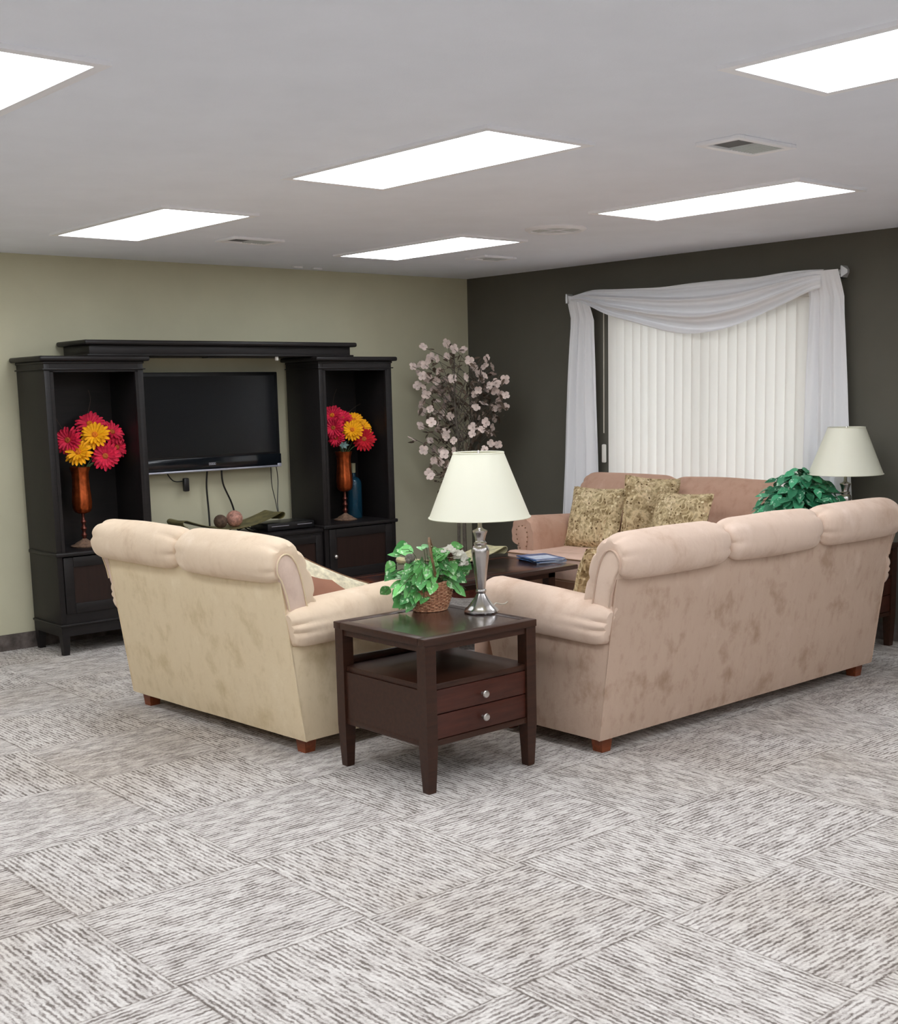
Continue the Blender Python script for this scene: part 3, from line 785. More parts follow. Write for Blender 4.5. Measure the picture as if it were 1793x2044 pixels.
def sofa(name, label, L, nseg, mats, loc, rz, over0=.02, over1=.02, mirror_seat=False, skirt=None):
    mb, mp, mw, ms = mats
    t = thing(name, label, 'sofa', loc, rz)
    # outer back panel, leaning out towards the top
    b = B(); rows = []
    nz, nx = 14, 40
    def yl(z): return -.141 * (z - .065)
    rs = []
    for k in range(nz + 1):
        z = .065 + (.775 - .065) * k / nz
        row = []
        for i in range(nx + 1):
            x = L * i / nx
            pf = .010 * sqrt(max(0, 1 - (2 * k / nz - 1) ** 4)) * sqrt(max(0, 1 - (2 * i / nx - 1) ** 6))
            nn = .004 * noise.noise(V((x * 3 + rz * 7, z * 4, L)))
            row.append(V((x, yl(z) - pf + nn * (1 if 0 < i < nx else 0), z)))
        rs.append(row + [V((L - .01, yl(z) + .03, z)), V((.01, yl(z) + .03, z))])
    rings(b, rs); obj('back_panel', b, mp, t)
    # piping down both rear corners
    for x in (.002, L - .002):
        b = B(); tube(b, [(x, yl(.07) - .001, .07), (x, yl(.4) - .001, .4), (x, yl(.76) - .001, .76)], .0035, 6)
        obj('piping', b, mp, t)
    # back cushions (roll-over top), one per seat
    prof = crom(BACK, 144); nrm = normals2d(prof)
    xa, xb = .012 - over0, L - .012 + over1
    for s in range(nseg):
        a = xa + (xb - xa) * s / nseg; c = xa + (xb - xa) * (s + 1) / nseg
        ends = (s == 0, s == nseg - 1)
        st = [0, .006, .014, .026, .042, .062, .09, .125, .17, .23, .3, .4, .5]
        ts = [q for q in st] + [1 - q for q in st[-2::-1]]
        rs = []
        wd = c - a
        for tt in ts:
            d0, d1 = tt * wd, (1 - tt) * wd
            dd = min(d0, d1)
            e = ends[0] if d0 < d1 else ends[1]
            q = max(0, 1 - dd / .11)
            pinch = (.042 if not e else .026) * (1 - sqrt(max(0, 1 - q ** 2.2)))
            row = []
            for i, (p, n) in enumerate(zip(prof, nrm)):
                cr = i * 13 / 144 + (.3 if d0 < d1 else .7); ci = int(cr); cf = (cr - ci) - .5 + .25 * sin(ci * 5.1 + s)
                pl = -(.016 if not e else .014) * exp(-dd / (.035 + .035 * abs(sin(ci * 2.7 + s)))) * exp(-(cf / .13) ** 2)
                if dd < 1e-6: pl *= .5
                nn = .006 * noise.noise(V((a + tt * wd + rz * 3, p.x * 5, p.y * 5)) * 3.0)
                bulge = .006 * (1 - (2 * tt - 1) ** 2)
                o = -pinch + pl + nn + bulge
                lowk = 1.0 if p.y > .70 or p.x > .06 else .25
                xx = a + tt * wd
                if p.y < .60: xx = min(max(xx, .035), L - .035)
                row.append(V((xx, p.x + n.x * o * lowk, p.y + n.y * o * lowk)))
            rs.append(row)
        b = B(); rings(b, rs); obj('back_cushion', b, mb, t)
    # wing panels closing the ends of the back
    wp = [(p.x, p.y) for p in crom(WING, 40)]
    for x0, x1 in ((-.004 - over0 * .6, .05), (L - .05, L + .004 + over1 * .6)):
        b = B(); prism(b, wp, 'x', x0, x1, .010, 3); w = obj('wing_panel', b, mw, t)
    for x in (-.005 - over0 * .6, L + .005 + over1 * .6):
        b = B()
        cc = crom(WING, 60); pts = [V((x, p.x * 1.0, p.y)) for p in cc]
        tube(b, pts[4:58], .0035, 6)
        obj('piping', b, mp, t)
    # arms
    ap = crom(ARM, 104); an = normals2d(ap)
    for side in (0, 1):
        b = B(); rs = []
        y0, y1 = -.060, .690
        ys_ = [0, .01, .025, .045, .075, .12, .18, .28, .4, .52, .64, .72, .75]
        for yv in ys_:
            y = y0 + yv
            d0 = yv; d1 = .75 - yv
            row = []
            for i, (p, n) in enumerate(zip(ap, an)):
                q0 = max(0, 1 - d0 / .07); q1 = max(0, 1 - d1 / .05)
                o = -.022 * (1 - sqrt(max(0, 1 - q0 ** 2.2))) - .016 * (1 - sqrt(max(0, 1 - q1 ** 2.2)))
                cr = i * 12 / 104; ci = int(cr); cf = (cr - ci) - .5 + .25 * sin(ci * 4.3)
                o += -.015 * exp(-d0 / (.045 + .04 * abs(sin(ci * 2.1)))) * exp(-(cf / .14) ** 2) + .003 * exp(-d1 / .03) * sin(i * 2 * pi * 13 / 104)
                o += .005 * noise.noise(V((p.x * 6 + side * 9, y * 4, p.y * 6 + L)))
                kz = .030 * max(0, y) / .69 * max(0, min(1, (p.y - .38) / .25))
                yy = y + (0.0 if y > 0 else -.0) - (.141 * (p.y - .5) if y < .1 else 0)
                x = p.x + n.x * o
                row.append(V((x if side == 0 else L - x, yy, p.y + n.y * o + kz)))
            rs.append(row)
        rings(b, rs); arm = obj('arm', b, mb, t)
        fp = [(p.x if side == 0 else L - p.x, p.y + .030) for p in crom(AFR, 40)]
        b = B(); prism(b, fp, 'y', .670, .697, .005, 2); obj('arm_front', b, mw, arm)
        b = B(); pts = [V((p[0], .696, p[1])) for p in fp]
        k = len(pts)
        for i in range(3, k - 6, 2):
            ball(b, pts[i], .005, 6)
        obj('front_gathers', b, M['piping'], arm)
        # outer side below the roll
        poly = [(0.0, .065), (-.058, .485), (.690, .495), (.672, .40), (.640, .30), (.625, .20), (.620, .065)]
        x0, x1 = (.001, .14) if side == 0 else (L - .14, L - .001)
        b = B(); prism(b, poly, 'x', x0, x1, .006, 2); obj('side_panel', b, mp if side else mp, t)
    # base and seat
    b = B(); bx(b, .13, L - .13, .02, .70, .075, .31, .012, 3); obj('base', b, mb, t)
    for s in range(nseg):
        a = .175 + (L - .35) * s / nseg; c = .175 + (L - .35) * (s + 1) / nseg
        pl = [(a + .002, .14), (c - .002, .14)]
        if s == nseg - 1: pl += [(c - .002, .715), (L - .015, .715), (L - .015, .80), (a + .002, .80)]
        else: pl += [(c - .002, .80), (a + .002, .80)]
        if s == 0:
            pl = pl[:-1] + [(.015, .80), (.015, .715), (a + .002, .715)]
        b = B(); prism(b, pl, 'z', .312, .476, .022, 4)
        for v in b.verts:
            cx = (a + c) / 2
            k = max(0, 1 - ((v.co.x - cx) / (wd_ if (wd_ := (c - a) / 1.6) else 1)) ** 2) * max(0, 1 - ((v.co.y - .45) / .45) ** 2)
            if v.co.z > .40: v.co.z += .018 * k
        obj('seat_cushion', b, ms, t)
        for zz in (.462, .326):
            b = B(); x0 = .016 if s == 0 else a + .003; x1 = L - .016 if s == nseg - 1 else c - .003
            tube(b, [(x0, .80, zz), (x1, .80, zz)], .0045, 6)
            obj('piping', b, M['piping'], t)
    for fx in (.075, L - .075):
        for fy in (.055, .62):
            b = B(); rs = []
            for z, k in ((0, .026), (.078, .034)):
                rs.append([V((fx - k, fy - k, z)), V((fx + k, fy - k, z)), V((fx + k, fy + k, z)), V((fx - k, fy + k, z))])
            rings(b, rs); obj('foot', b, M['foot'], t, False)
    return t
sofa('sofa', 'long rose-tan suede sofa seen from behind, right of the end table', 2.115, 3, (PINK, PINKP, PINK, SEATP), (-3.000, -4.131, 0), 0, .012, .05)
# loveseat: its local x runs from the far end to the near end
ang = math.atan2(-.076, 1.41)
LSL = 1.412
p_near = V((-3.869, -3.250)); rzl = -pi / 2 + math.atan2(.076, 1.41)
dirx = V((cos(rzl), sin(rzl)))
org = p_near - dirx * LSL
sofa('loveseat', 'tan suede loveseat seen from behind, left of the end table', LSL, 2, (TAN, TANP, TANW, TAN), (org.x, org.y, 0), rzl, .095, .012)
sofa('loveseat', 'brown suede loveseat facing into the room under the draped window', 1.50, 2, (BRN, BRN, BRN, SEATP), (-.285, -3.040, 0), pi / 2, .05, .05)

# ------------------------------------------------------------------ cushions
def pillow_bm(w, h, tk, seed, ear=.03):
    b = B(); n = 18
    def P(u, v, s):
        k = (1 - abs(u) ** 2.6) ** .55 * (1 - abs(v) ** 2.6) ** .55 if abs(u) < 1 and abs(v) < 1 else 0
        pin = 1 - .09 * (1 - u * u) * abs(v) ** 3 if True else 1
        x = u * w / 2 * (1 - .10 * (1 - u * u) * 0 - .07 * (1 - v * v) * abs(u) ** 2)
        y = v * h / 2 * (1 - .07 * (1 - u * u) * abs(v) ** 2)
        z = s * tk / 2 * k + .012 * noise.noise(V((u * 1.5 + seed, v * 1.5, s)))
        return V((x, y, z))
    g = {}
    for s in (1, -1):
        for i in range(n + 1):
            for j in range(n + 1):
                u, v = -1 + 2 * i / n, -1 + 2 * j / n
                edge = i in (0, n) or j in (0, n)
                if edge and s == -1: g[s, i, j] = g[1, i, j]; continue
                p = P(u, v, s)
                if edge: p.z = P(u, v, 1).z * .3
                g[s, i, j] = b.verts.new(p)
        for i in range(n):
            for j in range(n):
                b.faces.new((g[s, i, j], g[s, i + 1, j], g[s, i + 1, j + 1], g[s, i, j + 1]))
    return b
def pillow(name, lb, c, xdir, ydir, w, h, tk, m, grp, seed, pipe=None):
    x = V(xdir).normalized(); y = V(ydir); y = (y - x * y.dot(x)).normalized(); z = x.cross(y)
    R_ = Matrix((x, y, z)).transposed().to_4x4()
    t = thing(name, lb, 'cushion', c, 0, grp)
    t.matrix_world = Matrix.Translation(V(c)) @ R_
    obj('cover', pillow_bm(w, h, tk, seed), m, t)
    b = B(); pts = []
    n = 60
    for k in range(n + 1):
        a = 2 * pi * k / n
        u, v = cos(a), sin(a); mm = max(abs(u), abs(v)); u, v = u / mm, v / mm
        pts.append(V((u * w / 2 * (1 - .07 * (1 - v * v) * abs(u) ** 2), v * h / 2 * (1 - .07 * (1 - u * u) * abs(v) ** 2), .3 * .012 * noise.noise(V((u * 1.5 + seed, v * 1.5, 1))))))
    tube(b, pts, .004, 6); obj('piping', b, pipe or m, t)
    return t
G = 'tapestry cushions on the brown loveseat'
pillow('throw_pillow', 'left tapestry cushion leaning beside the arm of brown loveseat', (-.615, -1.920, .672), (.10, -1, 0), (.30, .0, .95), .44, .42, .15, M['tap'], G, 1)
pillow('throw_pillow', 'middle tapestry cushion standing behind and between the other two', (-.52, -2.31, .735), (.75, -.65, -.10), (.25, -.18, .95), .36, .44, .14, M['tap'], G, 2)
pillow('throw_pillow', 'right tapestry cushion in front on the brown loveseat', (-.700, -2.690, .680), (-.05, -1, .02), (.32, -.05, .95), .46, .42, .15, M['tap'], G, 3)
pillow('throw_pillow', 'tapestry cushion peeking past the near end of the rose-tan sofa', (-2.650, -3.845, .655), (1, .10, 0), (-.05, -.30, .95), .42, .40, .15, M['tap'], None, 4)
tp = pillow('throw_pillow', 'rust cushion with cream leaf border on the tan loveseat', (-3.535, -2.90, .565), (.80, -.40, -.42), (.36, .10, .92), .40, .38, .15, M['cream_fab'], None, 5, M['piping'])
# rust centre panel of that cushion, both faces
for s in (1,):
    b = B(); n = 12
    g = {}
    for i in range(n + 1):
        for j in range(n + 1):
            u, v = (-1 + 2 * i / n), (-1 + 2 * j / n)
            # star-like outline
            a = math.atan2(v, u); 
            k = .66 - .10 * abs(sin(2 * a))
            uu, vv = u * k, v * k
            kk = (1 - abs(uu) ** 2.6) ** .55 * (1 - abs(vv) ** 2.6) ** .55
            g[i, j] = b.verts.new((uu * .40 / 2, vv * .38 / 2, (.15 / 2 * kk + .006)))
    for i in range(n):
        for j in range(n):
            b.faces.new((g[i, j], g[i + 1, j], g[i + 1, j + 1], g[i, j + 1]))
    obj('centre_panel', b, M['rust_fab'], tp, label='plain rust satin centre panel')

# ------------------------------------------------------------------ end tables
def end_table(lb, ox, oy):
    t = thing('end_table', lb, 'side table', (ox, oy, 0), 0, 'dark wood end tables')
    Wd, Dp = .590, .585     # x, y extents, origin at front-left corner of the top
    s = .052
    C_ = M['cherry']
    b = B()
    fr = .045
    for r_ in ((0, Wd, -0.0, fr), (0, Wd, Dp - fr, Dp), (0, fr, fr, Dp - fr), (Wd - fr, Wd, fr, Dp - fr)):
        bx(b, r_[0], r_[1], r_[2], r_[3], .578, .607, .003)
    obj('top_frame', b, C_, t)
    b = B(); bx(b, fr, Wd - fr, fr, Dp - fr, .582, .605); obj('top_panel', b, M['cherry_top'], t, False)
    b = B()
    for r_ in ((.012, Wd - .012, .012, .026), (.012, Wd - .012, Dp - .026, Dp - .012), (.012, .026, .026, Dp - .026), (Wd - .026, Wd - .012, .026, Dp - .026)):
        bx(b, r_[0], r_[1], r_[2], r_[3], .553, .578)
    obj('apron', b, C_, t, False)
    for lx in (.004, Wd - .004 - s):
        for ly in (.004, Dp - .004 - s):
            b = B(); cx, cy = lx + s / 2, ly + s / 2; rs = []
            for z, k in ((0, .34), (.008, .36), (.175, .5), (.578, .5)):
                rs.append([V((cx - s * k, cy - s * k, z)), V((cx + s * k, cy - s * k, z)), V((cx + s * k, cy + s * k, z)), V((cx - s * k, cy + s * k, z))])
            rings(b, rs); obj('leg', b, C_, t, False)
    a, c = .004 + s, Wd - .004 - s
    b = B(); bx(b, .02, Wd - .02, .014, Dp - .014, .402, .426, .003); obj('shelf', b, M['cherry'], t)
    b = B(); bx(b, a, c, Dp - .024, Dp - .010, .426, .455, .003); obj('back_lip', b, C_, t)
    for x0 in (.014, Wd - .026):
        b = B(); bx(b, x0, x0 + .012, a, Dp - .056, .205, .402); obj('side_panel', b, C_, t, False)
    b = B(); bx(b, a, c, Dp - .026, Dp - .014, .205, .402); obj('back_panel', b, C_, t, False)
    b = B(); bx(b, .012, Wd - .012, .010, Dp - .012, .182, .206, .003); obj('bottom_rail', b, C_, t)
    for z0, z1, kz in ((.209, .303, .257), (.307, .400, .350)):
        b = B(); bx(b, a + .002, c - .002, .012, .030, z0, z1, .002); d = obj('drawer', b, M['cherry_red'], t)
        b = B(); R_ = Matrix.Translation((Wd / 2, .012, kz)) @ Matrix.Rotation(pi / 2, 4, 'X')
        q = B(); lathe(q, [(.004, 0), (.006, .0), (.005, .014), (.013, .019), (.0155, .024), (.013, .029), (.006, .031), (.002, .030)], seg=20); merge(b, q, R_)
        obj('knob', b, M['steel'], d)
    return t
end_table('dark cherry end table between the two tan sofas, lamp and ivy basket on it', -3.842, -4.024)
end_table('dark cherry end table by the window wall, mostly hidden behind the long sofa', -.700, -3.832)

# ------------------------------------------------------------------ lamps
def lamp(loc, lb):
    t = thing('table_lamp', lb, 'lamp', loc, 0, 'brushed metal table lamps')
    pr = [(.004, 0), (.072, 0), (.074, .006), (.067, .017), (.060, .021), (.047, .036), (.033, .054), (.023, .070), (.018, .080), (.0215, .085), (.0225, .090), (.0215, .095), (.018, .099),
          (.0195, .104), (.024, .145), (.030, .195), (.035, .232), (.0375, .254), (.0365, .268), (.030, .279), (.0245, .284), (.0275, .289), (.0275, .293), (.022, .297), (.0205, .304), (.024, .320), (.029, .334), (.0315, .339), (.0310, .344), (.020, .349), (.0125, .353), (.0095, .358), (.0095, .57), (.004, .572)]
    b = B(); lathe(b, pr, seg=72, flute=9, amp=.014); obj('base', b, M['nickel'], t, True, 50)
    b = B(); n = 56; rs = []
    for r, z in ((.211, .398), (.104, .668), (.1025, .668), (.2095, .398)):
        rs.append([V((r * cos(2 * pi * k / n), r * sin(2 * pi * k / n), z)) for k in range(n)])
    rings(b, rs, True, False)
    vs = list(b.verts); 
    for k in range(n):
        b.faces.new((vs[k], vs[(k + 1) % n], vs[3 * n + (k + 1) % n], vs[3 * n + k]))
    sh = obj('shade', b, M['shade'], t)
    for r, z in ((.2108, .400), (.1040, .666)):
        b = B(); tube(b, [(r * cos(2 * pi * k / 48), r * sin(2 * pi * k / 48), z) for k in range(49)], .003, 6)
        obj('shade_trim', b, M['shade'], sh)
    b = B()
    for k in range(3):
        a = k * 2 * pi / 3; tube(b, [(0, 0, .655), (.1025 * cos(a), .1025 * sin(a), .660)], .002, 5)
    tube(b, [(0, 0, .57), (.035, 0, .60), (.035, 0, .63), (0, 0, .655)], .002, 5); tube(b, [(0, 0, .57), (-.035, 0, .60), (-.035, 0, .63), (0, 0, .655)], .002, 5)
    lathe(b, [(.002, .65), (.006, .655), (.006, .670), (.002, .676)], seg=10)
    obj('harp', b, M['steel'], t)
    b = B(); lathe(b, [(.012, .44), (.016, .46), (.03, .50), (.026, .53), (.002, .55)], seg=16); obj('bulb', b, M['white_pl'], t)
    return t
lm = lamp((-3.292, -3.735, .6072), 'brushed metal lamp with cream shade on the near end table, ivy basket beside it')
b = B(); tube(b, crom([(.06, .0, .004), (.10, .02, .022), (.14, .035, .012), (.19, .06, .004), (.25, .10, .003)], 20, False), .003, 6); obj('cord', b, M['cord'], lm)
lamp((-.310, -3.598, .6072), 'brushed metal lamp with cream shade beside the window, behind the long sofa')

# ------------------------------------------------------------------ foliage
def leaf(b, p, d, nrm, L, W, fold=.18, droop=.12):
    d = V(d).normalized(); nrm = V(nrm); nrm = (nrm - d * nrm.dot(d)).normalized(); s = d.cross(nrm)
    st = [(0, .25), (.15, .82), (.35, 1.0), (.6, .80), (.82, .42), (1.0, 0.03)]
    prev = None; p = V(p)
    for q, w in st:
        c = p + d * (q * L) - nrm * (droop * L * q * q)
        r = [b.verts.new(c - s * (w * W / 2) + nrm * (fold * W * w * .5)), b.verts.new(c), b.verts.new(c + s * (w * W / 2) + nrm * (fold * W * w * .5))]
        if prev:
            b.faces.new((prev[0], prev[1], r[1], r[0])); b.faces.new((prev[1], prev[2], r[2], r[1]))
        prev = r

LV = [(-3.551, -3.483, 0.848), (-3.563, -3.466, 0.796), (-3.563, -3.469, 0.765), (-3.53, -3.508, 0.877), (-3.529, -3.534, 0.868), (-3.485, -3.586, 0.881), (-3.458, -3.582, 0.883), (-3.455, -3.629, 0.866), (-3.545, -3.571, 0.801), (-3.53, -3.575, 0.769), (-3.529, -3.623, 0.774), (-3.538, -3.609, 0.755), (-3.527, -3.555, 0.751), (-3.556, -3.55, 0.734), (-3.544, -3.574, 0.722), (-3.582, -3.545, 0.71), (-3.55, -3.574, 0.702), (-3.554, -3.528, 0.674), (-3.568, -3.571, 0.673), (-3.504, -3.613, 0.677), (-3.498, -3.624, 0.729), (-3.502, -3.664, 0.726), (-3.536, -3.52, 0.645), (-3.533, -3.561, 0.640), (-3.533, -3.389, 0.683), (-3.4, -3.683, 0.767), (-3.366, -3.667, 0.772), (-3.299, -3.65, 0.776), (-3.328, -3.679, 0.803), (-3.342, -3.68, 0.82), (-3.413, -3.66, 0.795), (-3.411, -3.635, 0.829), (-3.464, -3.651, 0.848), (-3.48, -3.626, 0.845), (-3.499, -3.609, 0.823), (-3.478, -3.647, 0.821), (-3.473, -3.655, 0.793), (-3.534, -3.592, 0.823), (-3.523, -3.609, 0.807), (-3.501, -3.617, 0.79), (-3.502, -3.642, 0.783), (-3.35, -3.649, 0.878), (-3.412, -3.658, 0.777), (-3.449, -3.669, 0.856), (-3.348, -3.667, 0.69), (-3.384, -3.667, 0.725), (-3.435, -3.67, 0.814), (-3.404, -3.684, 0.801), (-3.516, -3.589, 0.715), (-3.538, -3.607, 0.681), (-3.545, -3.599, 0.673), (-3.557, -3.519, 0.652), (-3.556, -3.502, 0.684), (-3.533, -3.634, 0.742), (-3.484, -3.656, 0.764), (-3.364, -3.684, 0.75)]
BC = V((-3.395, -3.525, .607))
t = thing('wicker_basket', 'brown wicker basket with tall handle on the end table', 'basket', BC)
b = B(); nr = 17; seg = 60
prof = [(.066 + .024 * sin(min(1, k / (nr - 1) * 1.25) * pi / 2) - .012 * max(0, k / (nr - 1) - .75) * 2, .003 + .118 * k / (nr - 1)) for k in range(nr)]
for k, (r, z) in enumerate(prof):
    pts = []
    for i in range(seg + 1):
        a = 2 * pi * i / seg
        rr = r + .0032 * (1 if (i // 2 + k) % 2 else -1)
        pts.append((rr * 1.12 * cos(a), rr * .92 * sin(a), z))
    tube(b, pts, .0038, 5)
for i in range(30):
    a = 2 * pi * (i + .5) / 30
    tube(b, [(r * 1.12 * cos(a), r * .92 * sin(a), z) for r, z in prof[::2]], .003, 5)
lathe(b, [(.002, .0), (.066, .0), (.066, .006), (.002, .006)], seg=30)
obj('weave', b, M['wicker'], t)
b = B()
tube(b, [((prof[-1][0] + .002) * 1.12 * cos(2 * pi * i / 40), (prof[-1][0] + .002) * .92 * sin(2 * pi * i / 40), .121 + .003 * sin(i * 2.1)) for i in range(41)], .006, 6); obj('rim', b, M['wicker'], t)
b = B()
g_ = V((-.65, -.76, 0)); e_ = V((.747, -.664, 0))
hp = []
for k in range(25):
    a = pi * k / 24
    hp.append(g_ * (cos(a) * .092 + .12 * sin(a) * max(0, cos(a))) + e_ * (.030 - .028 * sin(a)) + V((0, 0, .115 + .19 * sin(a) ** .8)))
tube(b, hp, .0055, 7); tube(b, [p + V((.004 * sin(i * 1.2), .004 * cos(i * 1.2), 0)) for i, p in enumerate(hp)], .0035, 6)
obj('handle', b, M['handle'], t)
t = thing('ivy_plant', 'trailing green variegated ivy filling the wicker basket', 'plant', BC + V((0, 0, .09)))
b = B(); bs_ = B()
o0 = BC + V((0, 0, .09))
FW = V((-.62, -.74, .22))
rnd = random.Random(5)
for i, p in enumerate(LV):
    P_ = V(p) - o0 - g_ * .045
    out = V((P_.x, P_.y, 0)); 
    d = (out.normalized() * .8 + V((0, 0, -.75 if P_.z < .12 else .1)) + V((rnd.uniform(-.4, .4), rnd.uniform(-.4, .4), rnd.uniform(-.3, .2))))
    n = FW + V((rnd.uniform(-.6, .6), rnd.uniform(-.6, .6), rnd.uniform(-.1, .7)))
    L_ = rnd.uniform(.054, .076)
    d = d.normalized()
    leaf(b, P_ - d * L_ * .45, d, n, L_, L_ * rnd.uniform(.68, .85))
for i in range(85):
    a = rnd.uniform(0, 2 * pi); rr = rnd.uniform(.02, .115) ; z = .015 + .13 * rnd.random() * (1 - rr / .16)
    if z < .085 and rr * (cos(a) * e_.x + sin(a) * e_.y) > -.01 and rr * (cos(a) * g_.x + sin(a) * g_.y) > .01: continue
    P_ = V((rr * cos(a), rr * sin(a), z)); d = V((cos(a), sin(a), rnd.uniform(-.5, .3)))
    leaf(b, P_, d, V((rnd.uniform(-.4, .4) - .2, rnd.uniform(-.4, .4) - .3, .8)), rnd.uniform(.05, .068), rnd.uniform(.036, .05))
obj('leaves', b, M['ivy'], t)
for p in LV:
    P_ = V(p) - o0
    if P_.length < .05: continue
    s0 = V((P_.x * .2, P_.y * .2, -.02)); mid = P_ * .6 + V((0, 0, .05))
    tube(bs_, crom([s0, mid, P_], 8, False), .0014, 4)
obj('stems', bs_, M['stem'], t)
b = B()
for p, k in (((-3.372, -3.645, .870), 10), ((-3.345, -3.655, .848), 10), ((-3.315, -3.655, .838), 8), ((-3.315, -3.660, .815), 6), ((-3.395, -3.640, .872), 8)):
    for q in range(k):
        c = V(p) - o0 + V((rnd.uniform(-.018, .018), rnd.uniform(-.014, .014), rnd.uniform(-.012, .012)))
        for m_ in range(5):
            a = m_ * 2 * pi / 5 + rnd.random()
            d = V((cos(a) * .7 - .1, sin(a) * .7 - .2, .5 * sin(a + 1)))
            leaf(b, c, d, FW, .017, .015, .1, 0)
obj('white_blossoms', b, M['white_fl'], t, label='clusters of tiny white blossoms')
for p, r in (((-3.392, -3.66, .843), .016), ((-3.30, -3.60, .872), .02)):
    b = B(); c = V(p) - o0
    for k in range(40):
        z = 1 - 2 * (k + .5) / 40; a = k * 2.4; rr = sqrt(1 - z * z)
        d = V((rr * cos(a), rr * sin(a), z))
        leaf(b, c + d * r * .3, d + V((0, 0, .3)), V((0, 0, 1)) + d * .2, r, r * .7, .1, .1)
    obj('pine_cone', b, M['cone'], t)
b = B(); c = V((-3.527, -3.56, .845)) - o0
q = B(); ball(q, (0, 0, 0), .022, 16, .85); merge(b, q, Matrix.Translation(c))
q = B(); ball(q, (0, 0, 0), .012, 12); merge(b, q, Matrix.Translation(c + V((-.014, -.006, -.010))))
q = B(); prism(q, [(-.004, 0), (.004, 0), (.0, -.010)], 'y', 0, .004); merge(b, q, Matrix.Translation(c + V((-.020, -.014, -.012))))
obj('bird_ornament', b, M['grey_bird'], t, label='small grey bird ornament among the leaves')

t = thing('plant_pot', 'dark pot under the bushy plant on the window-side end table', 'pot', (-.44, -3.36, .6072))
b = B(); lathe(b, [(.004, 0), (.07, 0), (.095, .14), (.098, .16), (.088, .16), (.084, .13), (.004, .12)], seg=28); obj('body', b, M['copper_dark'], t)
b = B(); lathe(b, [(.004, .125), (.083, .128), (.083, .132), (.004, .135)], seg=20); obj('soil', b, M['twig'], t)
t = thing('pothos_plant', 'bushy dark green pothos behind the long sofa, beside the window lamp', 'plant', (-.44, -3.36, .74))
b = B(); bs_ = B()
rnd = random.Random(9)
for i in range(330):
    a = rnd.uniform(0, 2 * pi); el = rnd.uniform(-.25, 1.45); rr = rnd.uniform(.55, 1.0)
    d0 = V((cos(a) * cos(el) * .21, sin(a) * cos(el) * .27 - .02, max(-.05, sin(el)) * .245 + .045)) * rr
    if d0.x > .24 or sqrt((d0.x - .13) ** 2 + (d0.y + .238) ** 2) < .062: continue
    d = V((cos(a), sin(a), rnd.uniform(-.9, .15)))
    n = V((cos(a) * .5 - .25, sin(a) * .5 - .35, .75)) + V((rnd.uniform(-.3, .3), rnd.uniform(-.3, .3), rnd.uniform(-.2, .2)))
    L_ = rnd.uniform(.070, .100)
    leaf(b, d0 - d.normalized() * L_ * .3, d, n, L_, L_ * rnd.uniform(.58, .72))
    if i % 3 == 0: tube(bs_, crom([(d0.x * .1, d0.y * .1, -.01), d0 * .6 + V((0, 0, .05)), d0], 7, False), .0018, 4)
obj('leaves', b, M['pothos'], t); obj('stems', bs_, M['stem'], t)

